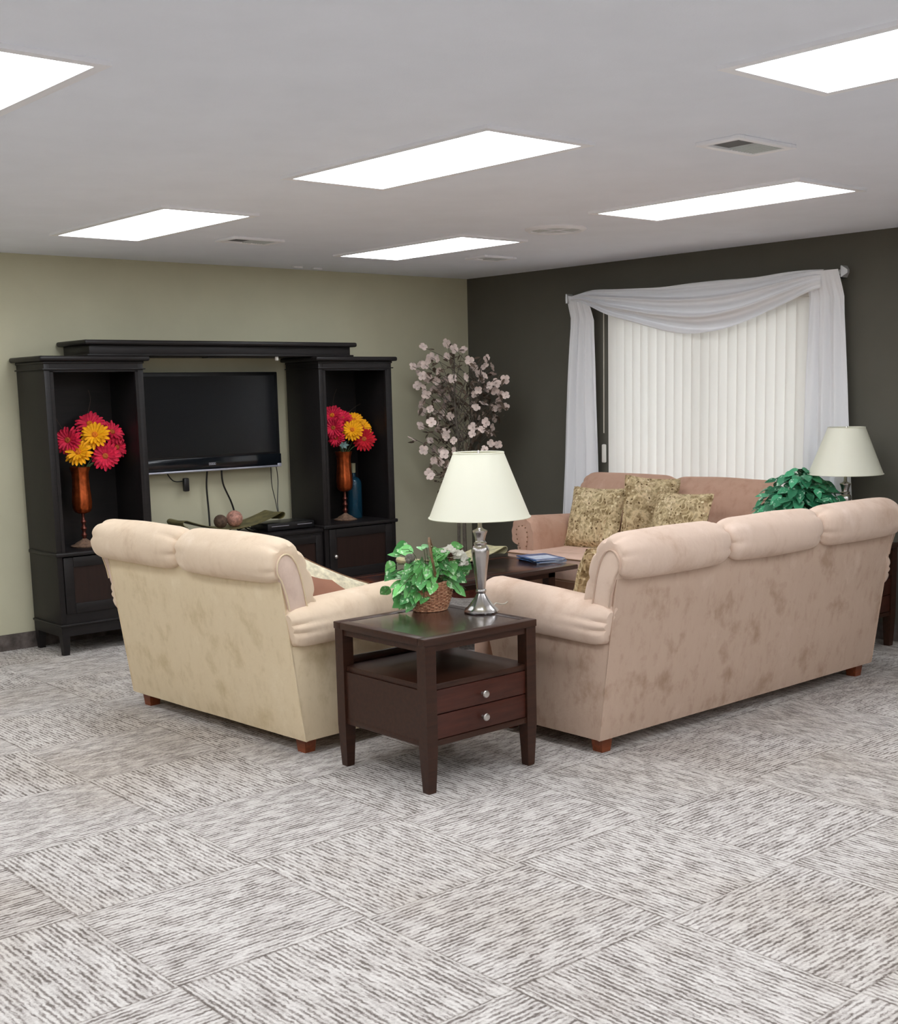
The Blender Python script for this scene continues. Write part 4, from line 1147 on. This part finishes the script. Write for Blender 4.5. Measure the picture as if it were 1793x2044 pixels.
# ------------------------------------------------------------------ blossom tree
BL = [(-0.784, -0.381, 1.851), (-0.595, -0.431, 1.878), (-0.608, -0.521, 1.834), (-0.493, -0.499, 1.827), (-0.585, -0.416, 1.784), (-0.504, -0.758, 1.76), (-0.625, -0.713, 1.744), (-0.385, -0.498, 1.705), (-0.473, -0.709, 1.7), (-0.732, -0.483, 1.764), (-0.597, -0.247, 1.781), (-0.726, -0.371, 1.75), (-0.715, -0.257, 1.727), (-0.747, -0.353, 1.724), (-0.794, -0.267, 1.713), (-0.762, -0.515, 1.675), (-0.663, -0.382, 1.606), (-0.554, -0.353, 1.615), (-0.6, -0.49, 1.617), (-0.318, -0.628, 1.702), (-0.342, -0.645, 1.652), (-0.532, -0.765, 1.632), (-0.383, -0.568, 1.6), (-0.482, -0.568, 1.569), (-0.524, -0.687, 1.528), (-0.652, -0.706, 1.626), (-0.362, -0.519, 1.655), (-0.501, -0.627, 1.502), (-0.565, -0.439, 1.505), (-0.513, -0.394, 1.532), (-0.698, -0.319, 1.626), (-0.723, -0.243, 1.664), (-0.783, -0.365, 1.643), (-0.756, -0.272, 1.573), (-0.782, -0.367, 1.55), (-0.621, -0.295, 1.544), (-0.592, -0.332, 1.557), (-0.37, -0.807, 1.604), (-0.439, -0.788, 1.578), (-0.467, -0.752, 1.562), (-0.317, -0.548, 1.536), (-0.392, -0.723, 1.525), (-0.326, -0.718, 1.489), (-0.345, -0.79, 1.488), (-0.365, -0.732, 1.453), (-0.485, -0.695, 1.429), (-0.54, -0.674, 1.404), (-0.488, -0.596, 1.421), (-0.38, -0.7, 1.4), (-0.293, -0.667, 1.398), (-0.304, -0.746, 1.407), (-0.703, -0.274, 1.455), (-0.746, -0.282, 1.429), (-0.715, -0.264, 1.383), (-0.676, -0.384, 1.454), (-0.824, -0.489, 1.403), (-0.561, -0.378, 1.469), (-0.613, -0.314, 1.38), (-0.594, -0.355, 1.352), (-0.633, -0.491, 1.344), (-0.585, -0.463, 1.316), (-0.795, -0.533, 1.287), (-0.65, -0.368, 1.254), (-0.67, -0.481, 1.228), (-0.742, -0.571, 1.205), (-0.852, -0.532, 1.306), (-0.374, -0.585, 1.346), (-0.301, -0.626, 1.317), (-0.552, -0.798, 1.298), (-0.429, -0.556, 1.329), (-0.559, -0.657, 1.262), (-0.576, -0.769, 1.245), (-0.598, -0.693, 1.214), (-0.364, -0.666, 1.255), (-0.363, -0.623, 1.209), (-0.545, -0.839, 1.148), (-0.383, -0.743, 1.13), (-0.598, -0.823, 1.105), (-0.562, -0.508, 1.175), (-0.696, -0.599, 1.168), (-0.572, -0.421, 1.142), (-0.681, -0.309, 1.163), (-0.82, -0.402, 1.103), (-0.659, -0.322, 1.098), (-0.802, -0.519, 1.082), (-0.819, -0.635, 1.076), (-0.699, -0.469, 1.094), (-0.779, -0.699, 1.102), (-0.845, -0.54, 1.031), (-0.768, -0.519, 1.017), (-0.672, -0.51, 0.976), (-0.884, -0.528, 0.943), (-0.902, -0.576, 0.915), (-0.762, -0.296, 1.275), (-0.886, -0.357, 1.19), (-0.569, -0.318, 1.525), (-0.581, -0.357, 1.415), (-0.785, -0.403, 1.509)]
TB = V((-.585, -.565, 0))
t = thing('blossom_tree', 'artificial tree with pale pink blossoms in the corner of the room', 'tree', TB)
b = B(); lathe(b, [(.004, 0), (.12, 0), (.15, .22), (.155, .25), (.14, .25), (.135, .21), (.004, .20)], seg=30); obj('pot', b, M['copper_dark'], t)
b = B()
tr = crom([(0.012, 0, .18), (0, -.005, .5), (.01, .005, .85), (-.015, .02, 1.15), (-.02, .05, 1.45), (.01, .08, 1.78)], 26, False)
tube(b, tr, [.016 - .011 * k / 25 for k in range(26)], 8)
tr2 = crom([(-.035, .02, .18), (-.028, .025, .5), (-.01, .03, .85), (.05, -.02, 1.1), (.10, -.06, 1.35), (.11, -.10, 1.7)], 24, False)
tube(b, tr2, [.013 - .009 * k / 23 for k in range(24)], 8)
obj('trunk', b, M['bark'], t)
b = B(); bl_ = B()
rnd = random.Random(21)
for i, p in enumerate(BL):
    P_ = V(p) - TB
    base = tr if i % 2 else tr2
    zz = max(.8, P_.z - .28)
    s0 = min(base, key=lambda q: abs(q.z - zz))
    md = s0.lerp(P_, .55) + V((0, 0, .03))
    tube(b, crom([s0, md, P_], 8, False), [.0035 - .002 * k / 7 for k in range(8)], 5)
    for k in range(5):
        f = rnd.uniform(.35, 1.0); c = s0.lerp(P_, f) + V((rnd.uniform(-.05, .05), rnd.uniform(-.05, .05), rnd.uniform(-.05, .05)))
        c.x = min(c.x, .50); c.y = min(c.y, .49)
        leaf(bl_, c, V((rnd.uniform(-1, 1), rnd.uniform(-1, 1), rnd.uniform(-.9, .4))), V((rnd.uniform(-.5, .5) - .3, rnd.uniform(-.5, .5) - .3, 1)), rnd.uniform(.045, .07), rnd.uniform(.018, .028))
obj('branches', b, M['bark'], t); obj('leaves', bl_, M['tree_leaf'], t)
b = B()
for k in range(4):
    a = k * 2 * pi / 4
    d = V((cos(a), sin(a), .2)); sd = V((-sin(a), cos(a), 0))
    prev = None
    for q, w_ in ((.004, .004), (.010, .012), (.018, .0165), (.026, .0165), (.031, .012), (.0335, .005)):
        c = d * q + V((0, 0, -.10 * q)); r_ = [b.verts.new(c - sd * w_ + V((0, 0, .004 * w_ / .016))), b.verts.new(c), b.verts.new(c + sd * w_ + V((0, 0, .004 * w_ / .016)))]
        if prev:
            b.faces.new((prev[0], prev[1], r_[1], r_[0])); b.faces.new((prev[1], prev[2], r_[2], r_[1]))
        prev = r_
lathe(b, [(.001, 0), (.006, .002), (.004, .010), (.001, .011)], seg=7)
bp = obj('blossom', b, M['blossom'], t)
fw = V((-.60, -.68, .3))
for i, p in enumerate(BL):
    o = bp if i == 0 else bp.copy()
    if i: COL.objects.link(o); o.parent = t
    o.location = V(p) - TB
    n = fw + V((rnd.uniform(-.9, .9), rnd.uniform(-.9, .9), rnd.uniform(-.7, .6)))
    o.rotation_mode = 'XYZ'
    e = n.to_track_quat('Z', 'Y').to_euler(); e.rotate_axis('Z', rnd.uniform(0, 6)); o.rotation_euler = e
    s = rnd.uniform(.85, 1.15); o.scale = (s, s, s)

# ------------------------------------------------------------------ coffee table and its things
t = thing('coffee_table', 'low dark cherry coffee table in the middle of the three sofas', 'table', (-2.56, -2.315, 0))
W, D = 1.36, .665
b = B(); bx(b, 0, W, 0, D, .432, .460, .004); obj('top', b, M['cherry_top'], t)
b = B(); f = .07
for r_ in ((f, W - f, f, f + .004), (f, W - f, D - f - .004, D - f), (f, f + .004, f, D - f), (W - f - .004, W - f, f, D - f)):
    bx(b, r_[0], r_[1], r_[2], r_[3], .4595, .4606)
obj('inlay_line', b, M['foot'], t, False)
b = B()
for r_ in ((.10, W - .10, .10, .115), (.10, W - .10, D - .115, D - .10), (.10, .115, .115, D - .115), (W - .115, W - .10, .115, D - .115)):
    bx(b, r_[0], r_[1], r_[2], r_[3], .385, .432)
obj('apron', b, M['cherry'], t, False)
b = B(); bx(b, .13, W - .13, .13, D - .13, .13, .15, .003); obj('shelf', b, M['cherry'], t)
for lx in (.10, W - .155):
    for ly in (.10, D - .155):
        b = B(); rs = []
        for z, k in ((0, .019), (.13, .0275), (.432, .0275)):
            cx, cy = lx + .0275, ly + .0275
            rs.append([V((cx - k, cy - k, z)), V((cx + k, cy - k, z)), V((cx + k, cy + k, z)), V((cx - k, cy + k, z))])
        rings(b, rs); obj('leg', b, M['cherry'], t, False)
tray((-1.80, -1.84, .4608), .72, .055, .22, M['tray_lt'], 'curved cream gilt tray on the coffee table, behind the lamp', .08, .042)
b = B(); ball(b, (0, 0, .038), .038, 14); o = obj('decor_ball', b, M['rust_ball']); o.location = (-1.745, -1.83, .5040); tag(o, 'brown woven ball in the tray on the coffee table', 'decorative ball')
mz = .4608
for k, (w, l, h, rz, mt, lb, cx, cy) in enumerate((
        (.205, .275, .007, -.35, 'paper_c', 'bottom dark magazine of the stack on the coffee table', -1.225, -2.03),
        (.205, .270, .006, -.22, 'paper_b', 'second magazine of the stack, blue cover, on the coffee table', -1.235, -2.035),
        (.200, .265, .006, -.45, 'paper_c', 'third magazine of the stack, dark cover, on the coffee table', -1.23, -2.03),
        (.205, .275, .007, -.30, 'paper_b', 'top pale blue magazine of the stack on the coffee table', -1.24, -2.03))):
    t = thing('magazine', lb, 'magazine', (cx, cy, mz), rz, 'magazines on the coffee table')
    b = B(); bx(b, -w / 2 + .002, w / 2 - .001, -l / 2 + .001, l / 2 - .001, .0008, h - .0012); obj('pages', b, M['paper_a'], t, False)
    b = B(); bx(b, -w / 2, w / 2, -l / 2, l / 2, h - .0012, h); bx(b, -w / 2, w / 2, -l / 2, l / 2, 0, .0008); bx(b, -w / 2, -w / 2 + .002, -l / 2, l / 2, .0008, h - .0012)
    obj('cover', b, M[mt], t, False)
    if k == 3:
        b = B(); bx(b, -w / 2 + .02, w / 2 - .03, -l / 2 + .03, l / 2 - .09, h, h + .0004); obj('cover_picture', b, M['paper_a'], t, False)
    mz += h + .0006

# ------------------------------------------------------------------ window dressing
t = thing('vertical_blind', 'closed ivory vertical blind covering the window', 'blind', (-.036, -2.34, 2.06))
b = B(); bx(b, -.018, .034, -.83, .83, -.012, .022, .004); obj('head_rail', b, M['white_pl'], t)
ns = 22; y0, y1 = .806, -.806
for k in range(ns):
    yc = y0 + (y1 - y0) * (k + .5) / ns
    b = B(); rs = []
    a = .20 + random.uniform(-.03, .03)
    if k == 5: a = .50
    wv = .0425
    for z in (-.012, -.75, -1.46):
        row = []
        for q in range(7):
            s = -1 + q / 3
            row.append((s * wv * cos(a), s * wv * sin(a) + .005 * (1 - s * s)))
        pts = [V((-x_, yc + y_, z)) for y_, x_ in row] + [V((-x_ + .0012, yc + y_, z)) for y_, x_ in row[::-1]]
        rs.append(pts)
    rings(b, rs); obj('vane', b, M['blind'], t, True, 60)
b = B(); tube(b, [(-.030, .835, -.01), (-.030, .838, -.85)], .0025, 6); tube(b, [(-.024, .838, -.01), (-.024, .840, -.85)], .0025, 6); obj('cord', b, M['cord'], t)
b = B(); bx(b, -.040, -.016, .822, .852, -1.06, -.93, .008, 3); obj('cord_weight', b, M['white_pl'], t)
t = thing('curtain_rod', 'dark curtain rod with pewter square finials above the window', 'curtain rod', (-.092, -2.31, 2.166))
b = B(); tube(b, [(0, -1.10, .006), (0, 1.10, -.003)], .009, 12); obj('pole', b, M['rod'], t)
for s in (-1, 1):
    b = B()
    dz = .006 if s < 0 else -.003
    rs = []
    for yv, k in ((1.085, .012), (1.10, .012), (1.105, .030), (1.112, .034), (1.135, .014), (1.14, .010)):
        rs.append([V((-k, s * yv, dz - k)), V((k, s * yv, dz - k)), V((k, s * yv, dz + k)), V((-k, s * yv, dz + k))])
    rings(b, rs); obj('finial', b, M['finial'], t, False)
    b = B(); tube(b, [(.0, s * 1.05, dz), (.088, s * 1.05, dz)], .007, 8); bx(b, .080, .090, s * 1.05 - .02, s * 1.05 + .02, dz - .03, dz + .03, .003); obj('bracket', b, M['rod'], t)

TOP = [(-1.21, 2.178), (-1.293, 2.182), (-1.341, 2.203), (-1.461, 2.212), (-1.806, 2.186), (-2.068, 2.180), (-2.319, 2.188), (-2.597, 2.190), (-2.788, 2.191), (-3.078, 2.201), (-3.218, 2.201), (-3.34, 2.192)]
BOT = [(-1.25, 2.150), (-1.292, 2.144), (-1.413, 2.108), (-1.601, 2.022), (-1.761, 1.979), (-1.939, 1.933), (-2.154, 1.885), (-2.362, 1.858), (-2.562, 1.868), (-2.792, 1.923), (-3.011, 1.998), (-3.152, 2.051), (-3.221, 2.090)]
def interp(tb, y):
    tb = sorted(tb)
    if y <= tb[0][0]: return tb[0][1]
    for (a, za), (c, zc) in zip(tb[:-1], tb[1:]):
        if a <= y <= c: return za + (zc - za) * (y - a) / (c - a)
    return tb[-1][1]
def smooth_interp(tb, y):
    return sum(interp(tb, y + d) * w for d, w in ((-.09, .15), (-.045, .2), (0, .3), (.045, .2), (.09, .15)))
t = thing('window_scarf', 'sheer white scarf valance draped over the curtain rod', 'curtain', (-.092, -2.31, 2.166))
O = V((-.092, -2.31, 2.166))
b = B(); nu, nv = 90, 44; rs = []
for i in range(nu + 1):
    s = i / nu
    y = -1.225 - (3.275 - 1.225) * s
    zt = smooth_interp(TOP, y); zb = smooth_interp(BOT, y)
    g = sin(pi * s) ** .6
    row = []
    for j in range(nv + 1):
        v = j / nv
        ph = v + .05 * sin(pi * s * 2)
        fold = .042 * g * (sin(2 * pi * (3.1 * ph + .25 * s)) + .40 * sin(4 * pi * (3.1 * ph + .25 * s))) + .010 * g * sin(2 * pi * (9.3 * ph) + 3 * s)
        z = zt + (zb - zt) * v + .006 * noise.noise(V((y * 3, v * 3, 4)))
        x = -.108 - .065 * g * sin(pi * min(1, v * 1.02)) ** .7 - fold
        if v < .12: x += (.12 - v) / .12 * .035
        row.append(V((x, y, z)) - O)
    rs.append(row)
rings(b, rs, False, False)
obj('swag', b, M['scarf'], t, True, 180)
def tail(yA0, yB0, yA1, yB1, ztop, zbot, folds, seed, xo, swell=0, top_slope=0):
    b = B(); nu, nv = 70, 40; rs = []
    for j in range(nv + 1):
        v = j / nv; z0 = ztop + (zbot - ztop) * v
        e = min(1, v * 1.0) ** .75
        ya = yA0 + (yA1 - yA0) * e; yb = yB0 + (yB1 - yB0) * e
        row = []
        for i in range(nu + 1):
            s = i / nu
            am = (.010 + .016 * min(1, v * 3)) * min(1, v / .12)
            x = xo + am * sin(2 * pi * folds * s + seed + .5 * sin(v * 3 + seed)) + .006 * sin(2 * pi * folds * 2.3 * s + v * 2) * min(1, v / .12)
            if v < .06: x -= ((.06 - v) / .06) ** .6 * (.052)
            y = ya + (yb - ya) * s + .004 * noise.noise(V((s * 4, v * 5, seed)))
            row.append(V((min(x, -.006), y, z0 + top_slope * s * (1 - v))) - O)
        rs.append(row)
    rings(b, rs, False, False)
    return b
obj('tail', tail(-1.20, -1.40, -1.03, -1.50, 2.184, .12, 3.6, 1, -.062, 0, -.03), M['scarf'], t, True, 180)
obj('tail', tail(-3.175, -3.395, -3.10, -3.545, 2.188, .12, 3.4, 2, -.062), M['scarf'], t, True, 180)

# ------------------------------------------------------------------ world and camera
w = bpy.data.worlds.new('world'); S.world = w; w.use_nodes = True
bg = w.node_tree.nodes['Background']; bg.inputs[0].default_value = (0.88, 0.92, 1.0, 1); bg.inputs[1].default_value = 3.6

cd = bpy.data.cameras.new('camera'); co = bpy.data.objects.new('camera', cd); COL.objects.link(co)
r_, u_, f_ = V((0.74729, -0.664175, -0.020716)), V((0.114996, 0.098557, 0.988465)), V((0.654472, 0.741052, -0.150028))
mw = Matrix((r_, u_, -f_)).transposed().to_4x4(); mw.translation = V((-6.78028, -7.59182, 1.52338))
co.matrix_world = mw
cd.sensor_fit = 'HORIZONTAL'; cd.sensor_width = 36.0
cd.lens = 36.0 * 2511.52 / 1793
cd.shift_x = -(930.66 - 896.5) / 1793
cd.shift_y = (1162.39 - 1022) / 1793
cd.clip_start = .05; cd.clip_end = 60
S.camera = co

S.view_settings.view_transform = 'Standard'
S.view_settings.look = 'None'
S.view_settings.gamma = 1
S.view_settings.use_curve_mapping = False
S.view_settings.exposure = 0.18
S.cycles.max_bounces = 10
S.cycles.diffuse_bounces = 6
S.cycles.use_denoising = True
